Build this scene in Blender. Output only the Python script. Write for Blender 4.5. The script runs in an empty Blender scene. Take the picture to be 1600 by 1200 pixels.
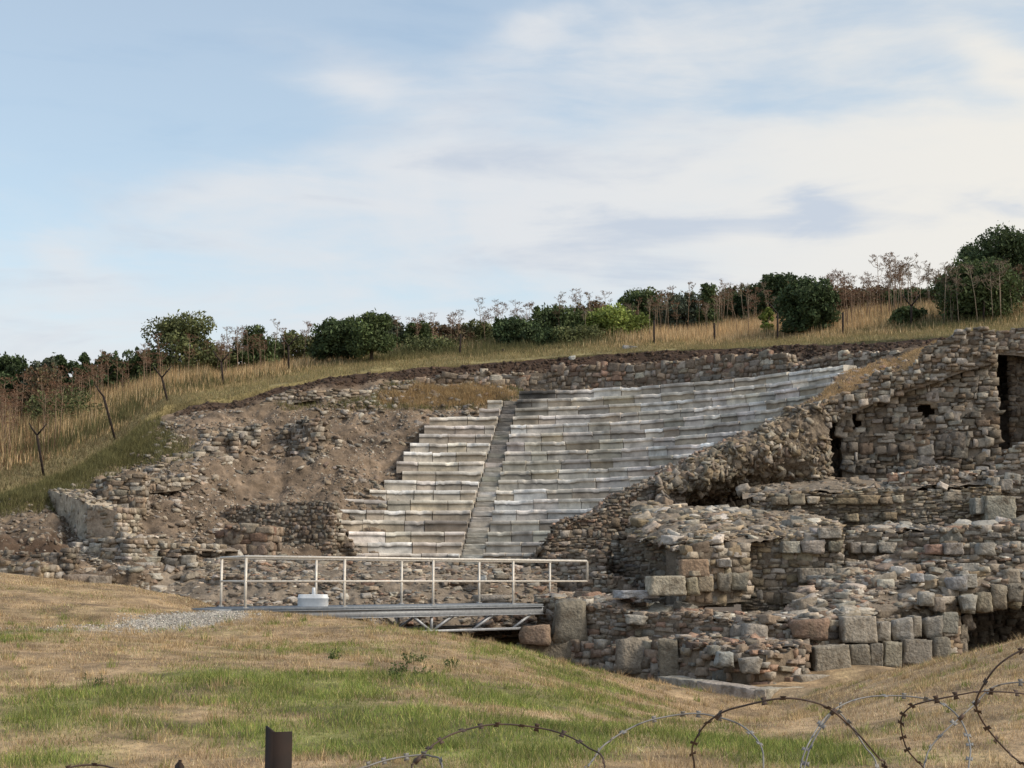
import bpy, bmesh, math, random
import numpy as np
from math import radians, sin, cos, pi, sqrt, atan

random.seed(7)
RNG = np.random.default_rng(11)
SC = bpy.context.scene
COL = SC.collection

# ------------------------------------------------------------------ camera geometry
F = 2400.0
PITCH = atan(307 / 2400)
EYE = 1.65
CP, SP = cos(PITCH), sin(PITCH)

def P(px, py, D):
    """a point of the place: sight line through (px, py) of the 1600 px wide photo, D metres ahead"""
    x = (px - 800) / F
    v = (600 - py) / F
    t = D / (CP - v * SP)
    return np.array([t * x, D, t * (SP + v * CP) + EYE])

def proj(p):
    p = np.asarray(p, float)
    z = p[..., 2] - EYE
    fwd = p[..., 1] * CP + z * SP
    up = -p[..., 1] * SP + z * CP
    return 800 + F * p[..., 0] / fwd, 600 - F * up / fwd

# ------------------------------------------------------------------ noise
def _hash(ix, iy, iz, s):
    n = (ix.astype(np.int64) * 374761393 + iy.astype(np.int64) * 668265263 + iz.astype(np.int64) * 2147483647 + s * 974711) & 0xffffffff
    n = ((n ^ (n >> 13)) * 1274126177) & 0xffffffff
    n = n ^ (n >> 16)
    return (n & 0xffff) / 32767.5 - 1.0

def noise(p, s=0):
    p = np.asarray(p, float)
    i = np.floor(p).astype(np.int64)
    f = p - i
    f = f * f * (3 - 2 * f)
    r = 0
    for dx in (0, 1):
        for dy in (0, 1):
            for dz in (0, 1):
                w = (f[..., 0] if dx else 1 - f[..., 0]) * (f[..., 1] if dy else 1 - f[..., 1]) * (f[..., 2] if dz else 1 - f[..., 2])
                r = r + w * _hash(i[..., 0] + dx, i[..., 1] + dy, i[..., 2] + dz, s)
    return r

def fbm(p, octs=4, s=0, gain=.5):
    p = np.asarray(p, float)
    a, r = 1.0, 0
    for o in range(octs):
        r = r + a * noise(p * 2 ** o + o * 17.3, s + o)
        a *= gain
    return r

def sstep(a, b, x):
    t = np.clip((x - a) / (b - a), 0, 1)
    return t * t * (3 - 2 * t)

# ------------------------------------------------------------------ mesh assembly
class MB:
    """collects geometry with a colour per vertex and links it as ONE mesh object"""
    def __init__(self):
        self.V, self.Q, self.T, self.C = [], [], [], []
        self.n = 0
    def add(self, V, Q=None, T=None, C=(.3, .3, .3)):
        V = np.asarray(V, float).reshape(-1, 3)
        C = np.asarray(C, float)
        if C.ndim == 1:
            C = np.tile(C, (len(V), 1))
        self.V.append(V); self.C.append(C)
        if Q is not None and len(Q): self.Q.append(np.asarray(Q, np.int64).reshape(-1, 4) + self.n)
        if T is not None and len(T): self.T.append(np.asarray(T, np.int64).reshape(-1, 3) + self.n)
        self.n += len(V)
        return self
    def box(self, c, ax, C=(.3, .3, .3)):
        """ax: three half-axis vectors"""
        ax = np.asarray(ax, float)
        s = np.array([[a, b, d] for a in (-1, 1) for b in (-1, 1) for d in (-1, 1)], float)
        Q = [(0, 1, 3, 2), (4, 6, 7, 5), (0, 4, 5, 1), (2, 3, 7, 6), (0, 2, 6, 4), (1, 5, 7, 3)]
        return self.add(np.asarray(c) + s @ ax, Q, None, C)
    def tube(self, pts, rad, sides=6, C=(.3, .3, .3), caps=True):
        pts = np.asarray(pts, float)
        n = len(pts)
        rad = np.broadcast_to(np.asarray(rad, float), (n,))
        t = np.gradient(pts, axis=0)
        t /= np.linalg.norm(t, axis=1)[:, None] + 1e-9
        ref = np.array([0, 0, 1.]) if abs(t[0][2]) < .9 else np.array([1., 0, 0])
        rings = []
        u = np.cross(t[0], ref); u /= np.linalg.norm(u)
        for k in range(n):
            u = u - t[k] * np.dot(u, t[k]); u /= np.linalg.norm(u) + 1e-9
            w = np.cross(t[k], u)
            a = np.arange(sides) / sides * 2 * pi
            rings.append(pts[k] + rad[k] * (np.cos(a)[:, None] * u + np.sin(a)[:, None] * w))
        V = np.concatenate(rings)
        Q = []
        for k in range(n - 1):
            for j in range(sides):
                a, b = k * sides + j, k * sides + (j + 1) % sides
                Q.append((a, b, b + sides, a + sides))
        T = []
        if caps:
            V = np.concatenate([V, pts[:1], pts[-1:]])
            for j in range(sides):
                T.append((n * sides, (j + 1) % sides, j))
                T.append((n * sides + 1, (n - 1) * sides + j, (n - 1) * sides + (j + 1) % sides))
        return self.add(V, Q, T, C)
    def grid(self, G, C, wrap=False):
        nu, nv = G.shape[:2]
        idx = np.arange(nu * nv).reshape(nu, nv)
        Q = np.stack([idx[:-1, :-1], idx[1:, :-1], idx[1:, 1:], idx[:-1, 1:]], -1).reshape(-1, 4)
        C = np.asarray(C, float)
        return self.add(G.reshape(-1, 3), Q, None, C.reshape(-1, 3) if C.ndim > 1 else C)
    def build(self, name, mat, parent=None, smooth=False):
        V = np.concatenate(self.V); C = np.concatenate(self.C)
        if parent is not None:
            V = V - np.array(parent.location)[None, :]
            gp = parent.parent
            if gp is not None: V = V - np.array(gp.location)[None, :]
        me = bpy.data.meshes.new(name)
        Q = np.concatenate(self.Q) if self.Q else np.zeros((0, 4), np.int64)
        T = np.concatenate(self.T) if self.T else np.zeros((0, 3), np.int64)
        me.vertices.add(len(V))
        me.vertices.foreach_set('co', V.astype(np.float32).ravel())
        loops = np.concatenate([Q.ravel(), T.ravel()]).astype(np.int32)
        me.loops.add(len(loops)); me.loops.foreach_set('vertex_index', loops)
        tot = np.concatenate([np.full(len(Q), 4), np.full(len(T), 3)]).astype(np.int32)
        st = np.concatenate([[0], np.cumsum(tot)[:-1]]).astype(np.int32) if len(tot) else tot
        me.polygons.add(len(tot))
        me.polygons.foreach_set('loop_start', st); me.polygons.foreach_set('loop_total', tot)
        if smooth: me.polygons.foreach_set('use_smooth', np.ones(len(tot), bool))
        ca = me.color_attributes.new('Col', 'FLOAT_COLOR', 'POINT')
        ca.data.foreach_set('color', np.concatenate([np.clip(C, 0, 1), np.ones((len(C), 1))], 1).astype(np.float32).ravel())
        me.update(calc_edges=True); me.validate()
        me.materials.append(mat)
        o = bpy.data.objects.new(name, me); COL.objects.link(o)
        if parent is not None: o.parent = parent
        return o

def tag(o, label, cat, group=None):
    o['label'] = label; o['category'] = cat
    if group: o['group'] = group
    return o

def empty(name, loc, label, cat, group=None):
    o = bpy.data.objects.new(name, None); COL.objects.link(o)
    o.location = tuple(loc); o.empty_display_size = .2
    return tag(o, label, cat, group)

def kind(o, k): o['kind'] = k; return o

# ------------------------------------------------------------------ materials
def new_mat(name):
    m = bpy.data.materials.new(name); m.use_nodes = True
    nt = m.node_tree; nt.nodes.clear()
    out = nt.nodes.new('ShaderNodeOutputMaterial')
    b = nt.nodes.new('ShaderNodeBsdfPrincipled')
    nt.links.new(b.outputs[0], out.inputs[0])
    return m, nt, b, out

def N(nt, t, **kw):
    n = nt.nodes.new(t)
    for k, v in kw.items():
        if isinstance(v, (int, float, str, bool)) and hasattr(n, k): setattr(n, k, v)
    return n

def attr_mat(name, rough=.9, scale=9.0, lo=.72, hi=1.25, bump=.35, bscale=24., spec=.25, blotch=None, fine=None):
    """colour attribute x procedural mottling, with noise bump"""
    m, nt, b, out = new_mat(name)
    at = N(nt, 'ShaderNodeAttribute'); at.attribute_name = 'Col'
    tc = N(nt, 'ShaderNodeNewGeometry')
    n1 = N(nt, 'ShaderNodeTexNoise'); n1.inputs['Scale'].default_value = scale; n1.inputs['Detail'].default_value = 6; n1.inputs['Roughness'].default_value = .65
    nt.links.new(tc.outputs['Position'], n1.inputs['Vector'])
    mr = N(nt, 'ShaderNodeMapRange'); mr.inputs[1].default_value = .3; mr.inputs[2].default_value = .7; mr.inputs[3].default_value = lo; mr.inputs[4].default_value = hi
    nt.links.new(n1.outputs[0], mr.inputs[0])
    mul = N(nt, 'ShaderNodeVectorMath', operation='SCALE')
    nt.links.new(at.outputs['Color'], mul.inputs[0]); nt.links.new(mr.outputs[0], mul.inputs['Scale'])
    src = mul.outputs[0]
    if blotch:
        colr, sc, a, c = blotch
        n2 = N(nt, 'ShaderNodeTexNoise'); n2.inputs['Scale'].default_value = sc; n2.inputs['Detail'].default_value = 5
        nt.links.new(tc.outputs['Position'], n2.inputs['Vector'])
        m2 = N(nt, 'ShaderNodeMapRange'); m2.inputs[1].default_value = a; m2.inputs[2].default_value = c
        nt.links.new(n2.outputs[0], m2.inputs[0])
        mx = N(nt, 'ShaderNodeMix', data_type='RGBA')
        nt.links.new(m2.outputs[0], mx.inputs[0]); nt.links.new(src, mx.inputs[6]); mx.inputs[7].default_value = (*colr, 1)
        src = mx.outputs[2]
    nt.links.new(src, b.inputs['Base Color'])
    b.inputs['Roughness'].default_value = rough
    b.inputs['Specular IOR Level'].default_value = spec
    if bump:
        n3 = N(nt, 'ShaderNodeTexNoise'); n3.inputs['Scale'].default_value = bscale; n3.inputs['Detail'].default_value = 5
        nt.links.new(tc.outputs['Position'], n3.inputs['Vector'])
        bp = N(nt, 'ShaderNodeBump'); bp.inputs['Strength'].default_value = bump; bp.inputs['Distance'].default_value = .05
        nt.links.new(n3.outputs[0], bp.inputs['Height']); nt.links.new(bp.outputs[0], b.inputs['Normal'])
    return m

def leaf_mat(name, transl=.25, rough=.7):
    m, nt, b, out = new_mat(name)
    at = N(nt, 'ShaderNodeAttribute'); at.attribute_name = 'Col'
    nt.links.new(at.outputs['Color'], b.inputs['Base Color'])
    b.inputs['Roughness'].default_value = rough; b.inputs['Specular IOR Level'].default_value = .2
    tr = N(nt, 'ShaderNodeBsdfTranslucent'); nt.links.new(at.outputs['Color'], tr.inputs[0])
    mx = N(nt, 'ShaderNodeMixShader'); mx.inputs[0].default_value = transl
    nt.links.new(b.outputs[0], mx.inputs[1]); nt.links.new(tr.outputs[0], mx.inputs[2]); nt.links.new(mx.outputs[0], out.inputs[0])
    return m

def metal_mat(name, color, rough, metallic, blotch=None):
    m, nt, b, out = new_mat(name)
    g = N(nt, 'ShaderNodeNewGeometry')
    n = N(nt, 'ShaderNodeTexNoise'); n.inputs['Scale'].default_value = 14; n.inputs['Detail'].default_value = 6
    nt.links.new(g.outputs['Position'], n.inputs['Vector'])
    cr = N(nt, 'ShaderNodeValToRGB')
    cr.color_ramp.elements[0].position = .35; cr.color_ramp.elements[1].position = .65
    c2 = blotch or tuple(min(1, c * .75) for c in color)
    cr.color_ramp.elements[0].color = (*c2, 1); cr.color_ramp.elements[1].color = (*color, 1)
    nt.links.new(n.outputs[0], cr.inputs[0]); nt.links.new(cr.outputs[0], b.inputs['Base Color'])
    b.inputs['Roughness'].default_value = rough; b.inputs['Metallic'].default_value = metallic
    return m

M_STONE = attr_mat('rubble_stone', scale=7, lo=.6, hi=1.3, bump=.6, bscale=18)
M_BLOCK = attr_mat('ashlar_stone', scale=7, lo=.6, hi=1.3, bump=.95, bscale=15, blotch=((.14, .115, .085), 3.4, .52, .74))
M_MARBLE = attr_mat('weathered_marble', scale=3.5, lo=.72, hi=1.15, bump=.35, bscale=16, blotch=((.17, .155, .135), 2.2, .55, .85))
M_EARTH = attr_mat('earth', scale=4, lo=.6, hi=1.35, bump=.9, bscale=11)
M_GROUND = attr_mat('meadow_soil', scale=6, lo=.6, hi=1.35, bump=.8, bscale=16)
M_GRASS = leaf_mat('grass_blades', .3)
M_LEAF = leaf_mat('foliage', .2)
M_BARK = attr_mat('bark', scale=12, bump=.5, bscale=30)
M_DRY = attr_mat('dry_stalks', scale=10, bump=0)
M_GALV = metal_mat('galvanised_steel', (.25, .245, .235), .65, .3, (.15, .145, .14))
M_RAIL = metal_mat('cream_rail_paint', (.66, .62, .56), .45, .15, (.52, .48, .42))
M_DECK = metal_mat('grey_deck_paint', (.22, .24, .26), .6, .2, (.15, .165, .18))
M_TRUSS = metal_mat('grey_truss_steel', (.40, .42, .44), .55, .3, (.30, .31, .33))
M_RUST = metal_mat('rusted_iron', (.030, .017, .012), .9, .1, (.016, .011, .009))
M_RUSTWIRE = metal_mat('rusted_wire', (.115, .075, .055), .7, .4, (.055, .042, .036))
M_WHITE = metal_mat('white_plastic', (.74, .76, .78), .45, 0, (.66, .68, .70))

# tones (linear)
def tone(*w):
    return w
T_RUB = [(.252, .207, .159), (.286, .249, .204), (.386, .347, .293), (.202, .159, .119), (.274, .211, .155), (.230, .207, .179)]
T_PALE = [(.347, .302, .246), (.403, .364, .308), (.482, .442, .381), (.269, .224, .174), (.325, .263, .202), (.308, .286, .252)]
T_DARK = [(.185, .155, .123), (.224, .193, .159), (.280, .249, .207), (.146, .119, .092), (.207, .157, .112)]
T_RED = [(.269, .204, .155), (.302, .241, .185), (.302, .199, .143), (.213, .162, .121), (.370, .319, .263), (.269, .224, .179)]
T_TAN = [(.302, .241, .168), (.336, .280, .207), (.392, .336, .263), (.258, .202, .134), (.280, .241, .185)]
MORTAR = (.21, .172, .132)

# ------------------------------------------------------------------ stones
def stone_proto(cuts, seed, sph, jit, tap=.18):
    bm = bmesh.new(); bmesh.ops.create_cube(bm, size=2)
    bmesh.ops.subdivide_edges(bm, edges=bm.edges[:], cuts=cuts, use_grid_fill=True)
    V = np.array([v.co[:] for v in bm.verts]); Q = np.array([[v.index for v in f.verts] for f in bm.faces])
    bm.free()
    r = np.random.default_rng(seed)
    S = V / np.linalg.norm(V, axis=1)[:, None] * 1.18
    V = V * (1 - sph) + S * sph
    V = V + jit * np.stack([noise(V * 1.3 + seed * 7.1, k) for k in range(3)], 1) + r.normal(0, jit * .25, V.shape)
    # a random taper or skew, as broken stone has
    V[:, 0] *= 1 + r.uniform(-tap, tap) * V[:, 2]
    V[:, 2] *= 1 + r.uniform(-tap, tap) * 1.2 * V[:, 0]
    V[:, 1] *= 1 + r.uniform(-.15, .15) * V[:, 0]
    return V, Q
PROTO = [stone_proto(1, s, .12, .27) for s in range(14)]
PROTO2 = [stone_proto(3, 50 + s, .09, .15, .12) for s in range(8)]
def block_proto(seed):
    V, Q = stone_proto(9, seed, .035, .045, .04)
    # chipped edges and pits
    e = np.sort(np.abs(V), axis=1)[:, 1]
    V = V * (1 - (.10 * np.clip(noise(V * 2.4 + seed, 5), 0, 1) * sstep(.6, 1., e))[:, None]) + .018 * np.stack([noise(V * 5 + seed, k + 8) for k in range(3)], 1)
    return V, Q
BLOCKP = [block_proto(90 + s) for s in range(8)]

def put_stones(mb, c, ax, col, protos=PROTO):
    """c (n,3) centres; ax (n,3,3) half-axes as rows; col (n,3)"""
    c = np.asarray(c, float).reshape(-1, 3); ax = np.asarray(ax, float).reshape(-1, 3, 3); col = np.asarray(col, float).reshape(-1, 3)
    pid = RNG.integers(0, len(protos), len(c))
    for k, (V, Q) in enumerate(protos):
        s = np.where(pid == k)[0]
        if not len(s): continue
        W = c[s][:, None, :] + np.einsum('vk,nkd->nvd', V, ax[s])
        nv = len(V)
        q = (Q[None] + (np.arange(len(s)) * nv)[:, None, None]).reshape(-1, 4)
        mb.add(W.reshape(-1, 3), q, None, np.repeat(col[s], nv, 0))

def pick(tones, n, var=.22, shade=1.0):
    t = np.asarray(tones)[RNG.integers(0, len(tones), n)]
    return t * (shade * np.exp(RNG.normal(0, var, (n, 1)))) * (1 + RNG.normal(0, .014, (n, 3)))

def rot_about(n, ang):
    n = n / np.linalg.norm(n)
    K = np.array([[0, -n[2], n[1]], [n[2], 0, -n[0]], [-n[1], n[0], 0]])
    return np.eye(3) + sin(ang) * K + (1 - cos(ang)) * (K @ K)

# ------------------------------------------------------------------ a rubble wall
def wall(mb, ctrl, thick=.6, course=(.09, .2), length=(.12, .42), tones=T_RUB, mortar=MORTAR, ragged=.12, top=True,
         holes=(), seed=0, depth=.24, big=.06, lean=0.0, ends=(1, 1), jitter=.022, topstones=1.0, shade=1.0, gap=.97, fill=.94, rec=.035, over=2.2):
    """ctrl: (px, D, py_top, py_bottom) along the foot of the face that is seen"""
    pts, zt, zb = [], [], []
    course = (course[0] * .9, course[1] * .98)
    for px, D, yt, yb in ctrl:
        a, b = P(px, yt, D), P(px, yb, D)
        pts.append([(a[0] + b[0]) / 2, D]); zt.append(a[2]); zb.append(b[2])
    pts = np.array(pts); zt = np.array(zt); zb = np.array(zb)
    seg = np.linalg.norm(np.diff(pts, axis=0), axis=1)
    cu = np.concatenate([[0], np.cumsum(seg)]); L = cu[-1]
    def at(u):
        u = np.clip(u, 0, L)
        x = np.interp(u, cu, pts[:, 0]); y = np.interp(u, cu, pts[:, 1])
        return np.stack([x, y], -1)
    def tang(u):
        k = np.clip(np.searchsorted(cu, np.clip(u, 1e-4, L - 1e-4)) - 1, 0, len(seg) - 1)
        return (pts[k + 1] - pts[k]) / seg[k][..., None]
    ft = lambda u: np.interp(u, cu, zt)
    fb = lambda u: np.interp(u, cu, zb)
    def nrm(u):
        t = tang(u); n = np.stack([t[..., 1], -t[..., 0]], -1)
        s = np.sign((n * -at(u)).sum(-1)); return n * np.where(s == 0, 1, s)[..., None]
    rag = lambda u: ragged * fbm(np.stack([u * 1.1 + seed * 3.7, u * 0 + seed, u * 0], -1), 3, seed)
    def hole(x, y, z):
        if not len(holes): return np.zeros(np.shape(x), bool)
        px, py = proj(np.stack([x, y, z], -1))
        m = np.zeros(np.shape(x), bool)
        for (hx, hy, rx, ry) in holes:
            m |= ((px - hx) / rx) ** 2 + ((py - hy) / ry) ** 2 < 1
        return m
    # core of mortar, a little behind the stones
    nu = max(6, int(L / .11)); us = np.linspace(0, L, nu)
    nv = max(4, int((zt.max() - zb.min()) / .11))
    a2, n2 = at(us), nrm(us)
    top_z = ft(us) + rag(us) - .07
    front = np.zeros((nu, nv, 3)); 
    for j in range(nv):
        t = j / (nv - 1)
        z = fb(us) - .15 + (np.maximum(top_z - fb(us) + .15, .05)) * t
        off = -rec - lean * (z - fb(us)) + .035 * fbm(np.stack([us * 3, z * 3, us * 0 + seed], -1), 3, seed)
        front[:, j, 0] = a2[:, 0] + n2[:, 0] * off; front[:, j, 1] = a2[:, 1] + n2[:, 1] * off; front[:, j, 2] = z
    back = front.copy(); back[..., 0] -= n2[:, None, 0] * thick; back[..., 1] -= n2[:, None, 1] * thick
    idx = np.arange(nu * nv).reshape(nu, nv)
    q = np.stack([idx[:-1, :-1], idx[1:, :-1], idx[1:, 1:], idx[:-1, 1:]], -1)
    if len(holes):
        cen = (front[:-1, :-1] + front[1:, 1:]) / 2
        q = q[~hole(cen[..., 0], cen[..., 1], cen[..., 2])]
    mc = np.asarray(mortar) * shade
    cc = mc * (1 + .35 * fbm(front.reshape(-1, 3) * 2.2, 3, seed + 3))[:, None]
    mb.add(front.reshape(-1, 3), q.reshape(-1, 4), None, cc)
    mb.grid(back, mc)
    mb.grid(np.stack([front[:, -1], back[:, -1]], 0), mc * 1.1)
    mb.grid(np.stack([front[0], back[0]], 0), mc); mb.grid(np.stack([front[-1], back[-1]], 0), mc)
    # stones of the face, course by course
    r = np.random.default_rng(100 + seed)
    c, ax, sz = [], [], []
    v = zb.min() - .1; vmax = zt.max() + ragged
    while v < vmax:
        h = r.uniform(*course) * (1.5 if r.random() < .12 else 1)
        u = -r.uniform(0, length[1])
        while u < L:
            l = r.uniform(*length) * (1.45 if r.random() < big else 1)
            if r.random() < .2: l *= .55
            uc = u + l / 2
            u += l
            if uc < 0 or uc > L: continue
            z = v + h / 2 + .06 * math.sin(uc * .9 + seed) + .05 * math.sin(uc * 2.7 + v * 3 + seed * 2) + r.normal(0, .016)
            t1 = ft(uc) + float(rag(np.array(uc)))
            if z > t1 or z < fb(uc) - .12 or r.random() > fill: continue
            hh = h * r.uniform(.6, 1.3)
            n = nrm(np.array(uc)); t = tang(np.array(uc)); p = at(np.array(uc))
            o = abs(r.normal(0, jitter)) - .012 - lean * (z - fb(uc)) - depth / 2
            R = rot_about(np.array([n[0], n[1], 0]), r.normal(0, .07))
            A = np.array([[t[0], t[1], 0], [n[0], n[1], 0], [0, 0, 1]]) * np.array([l * gap / 2, depth / 2 * r.uniform(.85, 1.2), hh * gap / 2])[:, None]
            c.append([p[0] + n[0] * o, p[1] + n[1] * o, z]); ax.append(A @ R.T)
        v += h
    # odd larger stones that break the courses
    ar = L * float(np.mean(zt - zb))
    for k in range(int(ar * over)):
        uc = r.uniform(0, L); z = r.uniform(zb.min(), zt.max())
        if z > ft(uc) + float(rag(np.array(uc))) - .06 or z < fb(uc): continue
        n = nrm(np.array(uc)); t = tang(np.array(uc)); p = at(np.array(uc))
        l = r.uniform(.6, 1.15) * length[1] ; hh = min(l * r.uniform(.4, .9), course[1] * 1.9)
        o = r.uniform(.0, .035) - lean * (z - fb(uc)) - depth / 2
        R = rot_about(np.array([n[0], n[1], 0]), r.normal(0, .25))
        A = np.array([[t[0], t[1], 0], [n[0], n[1], 0], [0, 0, 1]]) * np.array([l / 2, depth / 2, hh / 2])[:, None]
        c.append([p[0] + n[0] * o, p[1] + n[1] * o, z]); ax.append(A @ R.T)
    # free ends
    for e, u in ((0, 0.), (1, L)):
        if not ends[e]: continue
        n = nrm(np.array(u)); t = tang(np.array(u)) * (1 if e else -1); p = at(np.array(u))
        v = fb(u) - .1
        while v < ft(u) - .05:
            h = r.uniform(*course); d = 0
            while d < thick:
                l = r.uniform(*length) * .8
                q_ = p - n * (d + l / 2) + t * r.normal(-.02, .03)
                c.append([q_[0], q_[1], v + h / 2])
                ax.append(np.array([[n[0], n[1], 0], [t[0], t[1], 0], [0, 0, 1]]) * np.array([l * .46, depth / 2, h * .46])[:, None])
                d += l
            v += h
    # loose stones along the broken top
    if top:
        for k in range(int(L * max(thick, .3) * 22 * topstones)):
            u = r.uniform(0, L); d = r.uniform(-.04, thick)
            n = nrm(np.array(u)); p = at(np.array(u)) - n * d
            z = ft(u) + float(rag(np.array(u))) - .05 + r.uniform(-.05, .06) - lean * 0
            s = r.uniform(.4, 1.15); l = r.uniform(*length) * .55 * s; h = r.uniform(*course) * .42 * s
            R = rot_about(np.array([0, 0, 1.]), r.uniform(0, pi)) @ rot_about(np.array([1., 0, 0]), r.normal(0, .2)) @ rot_about(np.array([0, 1., 0]), r.normal(0, .16))
            A = np.diag([l * .55, l * .42, h * .6]) @ R.T
            off = -lean * (z - fb(u))
            c.append([p[0] + n[0] * off, p[1] + n[1] * off, z]); ax.append(A)
    c = np.array(c).reshape(-1, 3); ax = np.array(ax).reshape(-1, 3, 3)
    if len(holes) and len(c):
        k = ~hole(c[:, 0], c[:, 1], c[:, 2]); c, ax = c[k], ax[k]
    if len(c):
        col = pick(tones, len(c), .2, shade)
        col *= (1 + .18 * fbm(c * .7, 2, seed + 9))[:, None]
        bigm = np.linalg.norm(ax[:, 0], axis=1) > .17
        put_stones(mb, c[~bigm], ax[~bigm], col[~bigm]); put_stones(mb, c[bigm], ax[bigm], col[bigm], PROTO2)
    return mb

# ------------------------------------------------------------------ an earth or rubble surface
def patch_grid(cols, nu, nv, amp=.12, freq=1.2, seed=0, octs=5, calm=None):
    """cols: (px, [(py, D), ...] from low to high)"""
    C = []
    for px, lst in cols:
        pts = np.array([P(px, py, D) for py, D in lst])
        d = np.concatenate([[0], np.cumsum(np.linalg.norm(np.diff(pts, axis=0), axis=1))]); d /= d[-1]
        t = np.linspace(0, 1, nv)
        C.append(np.stack([np.interp(t, d, pts[:, k]) for k in range(3)], -1))
    C = np.array(C)
    w = np.array([c[0] for c in cols], float); w = (w - w[0]) / (w[-1] - w[0])
    t = np.linspace(0, 1, nu)
    G = np.stack([np.stack([np.interp(t, w, C[:, j, k]) for k in range(3)], -1) for j in range(nv)], 1)
    du = np.gradient(G, axis=0); dv = np.gradient(G, axis=1)
    n = np.cross(du, dv); n /= np.linalg.norm(n, axis=2)[..., None] + 1e-9
    s = np.sign((n * (np.array([0, 0, EYE + 8.]) - G)).sum(-1)); n *= s[..., None]
    if amp:
        G = G + n * (amp * (np.ones(nv) if calm is None else calm(np.linspace(0, 1, nv)))[None, :] * fbm(G * freq, octs, seed, .6))[..., None]
    return G, n

def scatter(mb, G, n, count, size=(.06, .2), tones=T_RUB, flat=.55, mask=None, seed=0, shade=1.0, tilt=.35, protos=PROTO, sink=.45, pw=2.0, bed=0.):
    r = np.random.default_rng(500 + seed)
    nu, nv = G.shape[:2]
    # choose cells by area
    a = np.linalg.norm(np.cross(G[1:, :-1] - G[:-1, :-1], G[:-1, 1:] - G[:-1, :-1]), axis=-1)
    if mask is not None: a = a * mask[:-1, :-1]
    p = (a / a.sum()).ravel()
    k = r.choice(len(p), count, p=p); i, j = k // (nv - 1), k % (nv - 1)
    fu, fv = r.random(count), r.random(count)
    c = G[i, j] * ((1 - fu) * (1 - fv))[:, None] + G[i + 1, j] * (fu * (1 - fv))[:, None] + G[i, j + 1] * ((1 - fu) * fv)[:, None] + G[i + 1, j + 1] * (fu * fv)[:, None]
    nn = n[i, j]
    s = size[0] + (size[1] - size[0]) * r.random(count) ** pw
    up = nn * (1 - bed) + np.array([0, 0, 1.]) * bed + r.normal(0, tilt, (count, 3)); up /= np.linalg.norm(up, axis=1)[:, None]
    t = np.cross(up, r.normal(0, 1, (count, 3))); t /= np.linalg.norm(t, axis=1)[:, None]
    b = np.cross(up, t)
    h = s * flat * r.uniform(.7, 1.3, count)
    ax = np.stack([t * (s * r.uniform(.8, 1.35, count))[:, None], b * s[:, None], up * h[:, None]], 1)
    c = c + nn * (h * (1 - 2 * sink))[:, None]
    col = pick(tones, count, .22, shade)
    bigm = s > .16
    put_stones(mb, c[~bigm], ax[~bigm], col[~bigm], protos)
    if bigm.any(): put_stones(mb, c[bigm], ax[bigm], col[bigm], PROTO2)

def block(mb, px0, px1, py0, py1, D, depth=None, yaw=0., tones=T_PALE, roll=0., protos=BLOCKP, shade=1.0, var=.1):
    """one squared stone whose seen face covers px0..px1, py0..py1 at distance D"""
    c = P((px0 + px1) / 2, (py0 + py1) / 2, D)
    w = (px1 - px0) / F * D / 2; h = (py1 - py0) / F * D / 2
    d = (depth if depth else min(2 * w, .8)) / 2
    t = np.array([cos(yaw), sin(yaw), 0]); n = np.array([sin(yaw), -cos(yaw), 0])
    A = np.array([t * w, n * d, [0, 0, h]])
    if roll: A = A @ rot_about(n, roll).T
    put_stones(mb, [c - n * d], [A], pick(tones, 1, var, shade), protos)
    return mb

# ================================================================== camera, sky, sun
cam_d = bpy.data.cameras.new('camera'); cam = bpy.data.objects.new('camera', cam_d); COL.objects.link(cam)
cam.location = (0, 0, EYE); cam.rotation_euler = (pi / 2 + PITCH, 0, 0)
cam_d.sensor_width = 36; cam_d.sensor_fit = 'HORIZONTAL'; cam_d.lens = F / 1600 * 36
cam_d.clip_start = .05; cam_d.clip_end = 6000
SC.camera = cam

SUN_EL, SUN_AZ = radians(40), radians(108)        # azimuth measured from straight ahead towards the right
w = bpy.data.worlds.new('World'); SC.world = w; w.use_nodes = True
nt = w.node_tree; nt.nodes.clear()
wo = nt.nodes.new('ShaderNodeOutputWorld'); bg = nt.nodes.new('ShaderNodeBackground'); nt.links.new(bg.outputs[0], wo.inputs[0])
bg.inputs[1].default_value = .1
sky = nt.nodes.new('ShaderNodeTexSky'); sky.sky_type = 'NISHITA'; sky.sun_disc = False
sky.sun_elevation = SUN_EL; sky.sun_rotation = SUN_AZ; sky.air_density = 1.0; sky.dust_density = 1.4; sky.ozone_density = 1.0
tc = nt.nodes.new('ShaderNodeTexCoord')
DIR = tc.outputs['Generated']
L = nt.links.new
def wn(t, **kw):
    n = nt.nodes.new(t)
    for k, v in kw.items(): setattr(n, k, v)
    return n
def wmath(op, a, b=None, c=None):
    n = wn('ShaderNodeMath', operation=op)
    for i, x in enumerate((a, b, c)):
        if x is None: continue
        if isinstance(x, (int, float)): n.inputs[i].default_value = x
        else: L(x, n.inputs[i])
    return n.outputs[0]
def wnoise(scale, stretch, detail=6, rough=.55, dist=0., rot=0.):
    mp = wn('ShaderNodeMapping'); mp.inputs['Scale'].default_value = stretch; mp.inputs['Rotation'].default_value = (0, rot, 0)
    L(DIR, mp.inputs[0])
    n = wn('ShaderNodeTexNoise'); n.inputs['Scale'].default_value = scale; n.inputs['Detail'].default_value = detail
    n.inputs['Roughness'].default_value = rough; n.inputs['Distortion'].default_value = dist
    L(mp.outputs[0], n.inputs[0]); return n.outputs[0]
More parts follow.
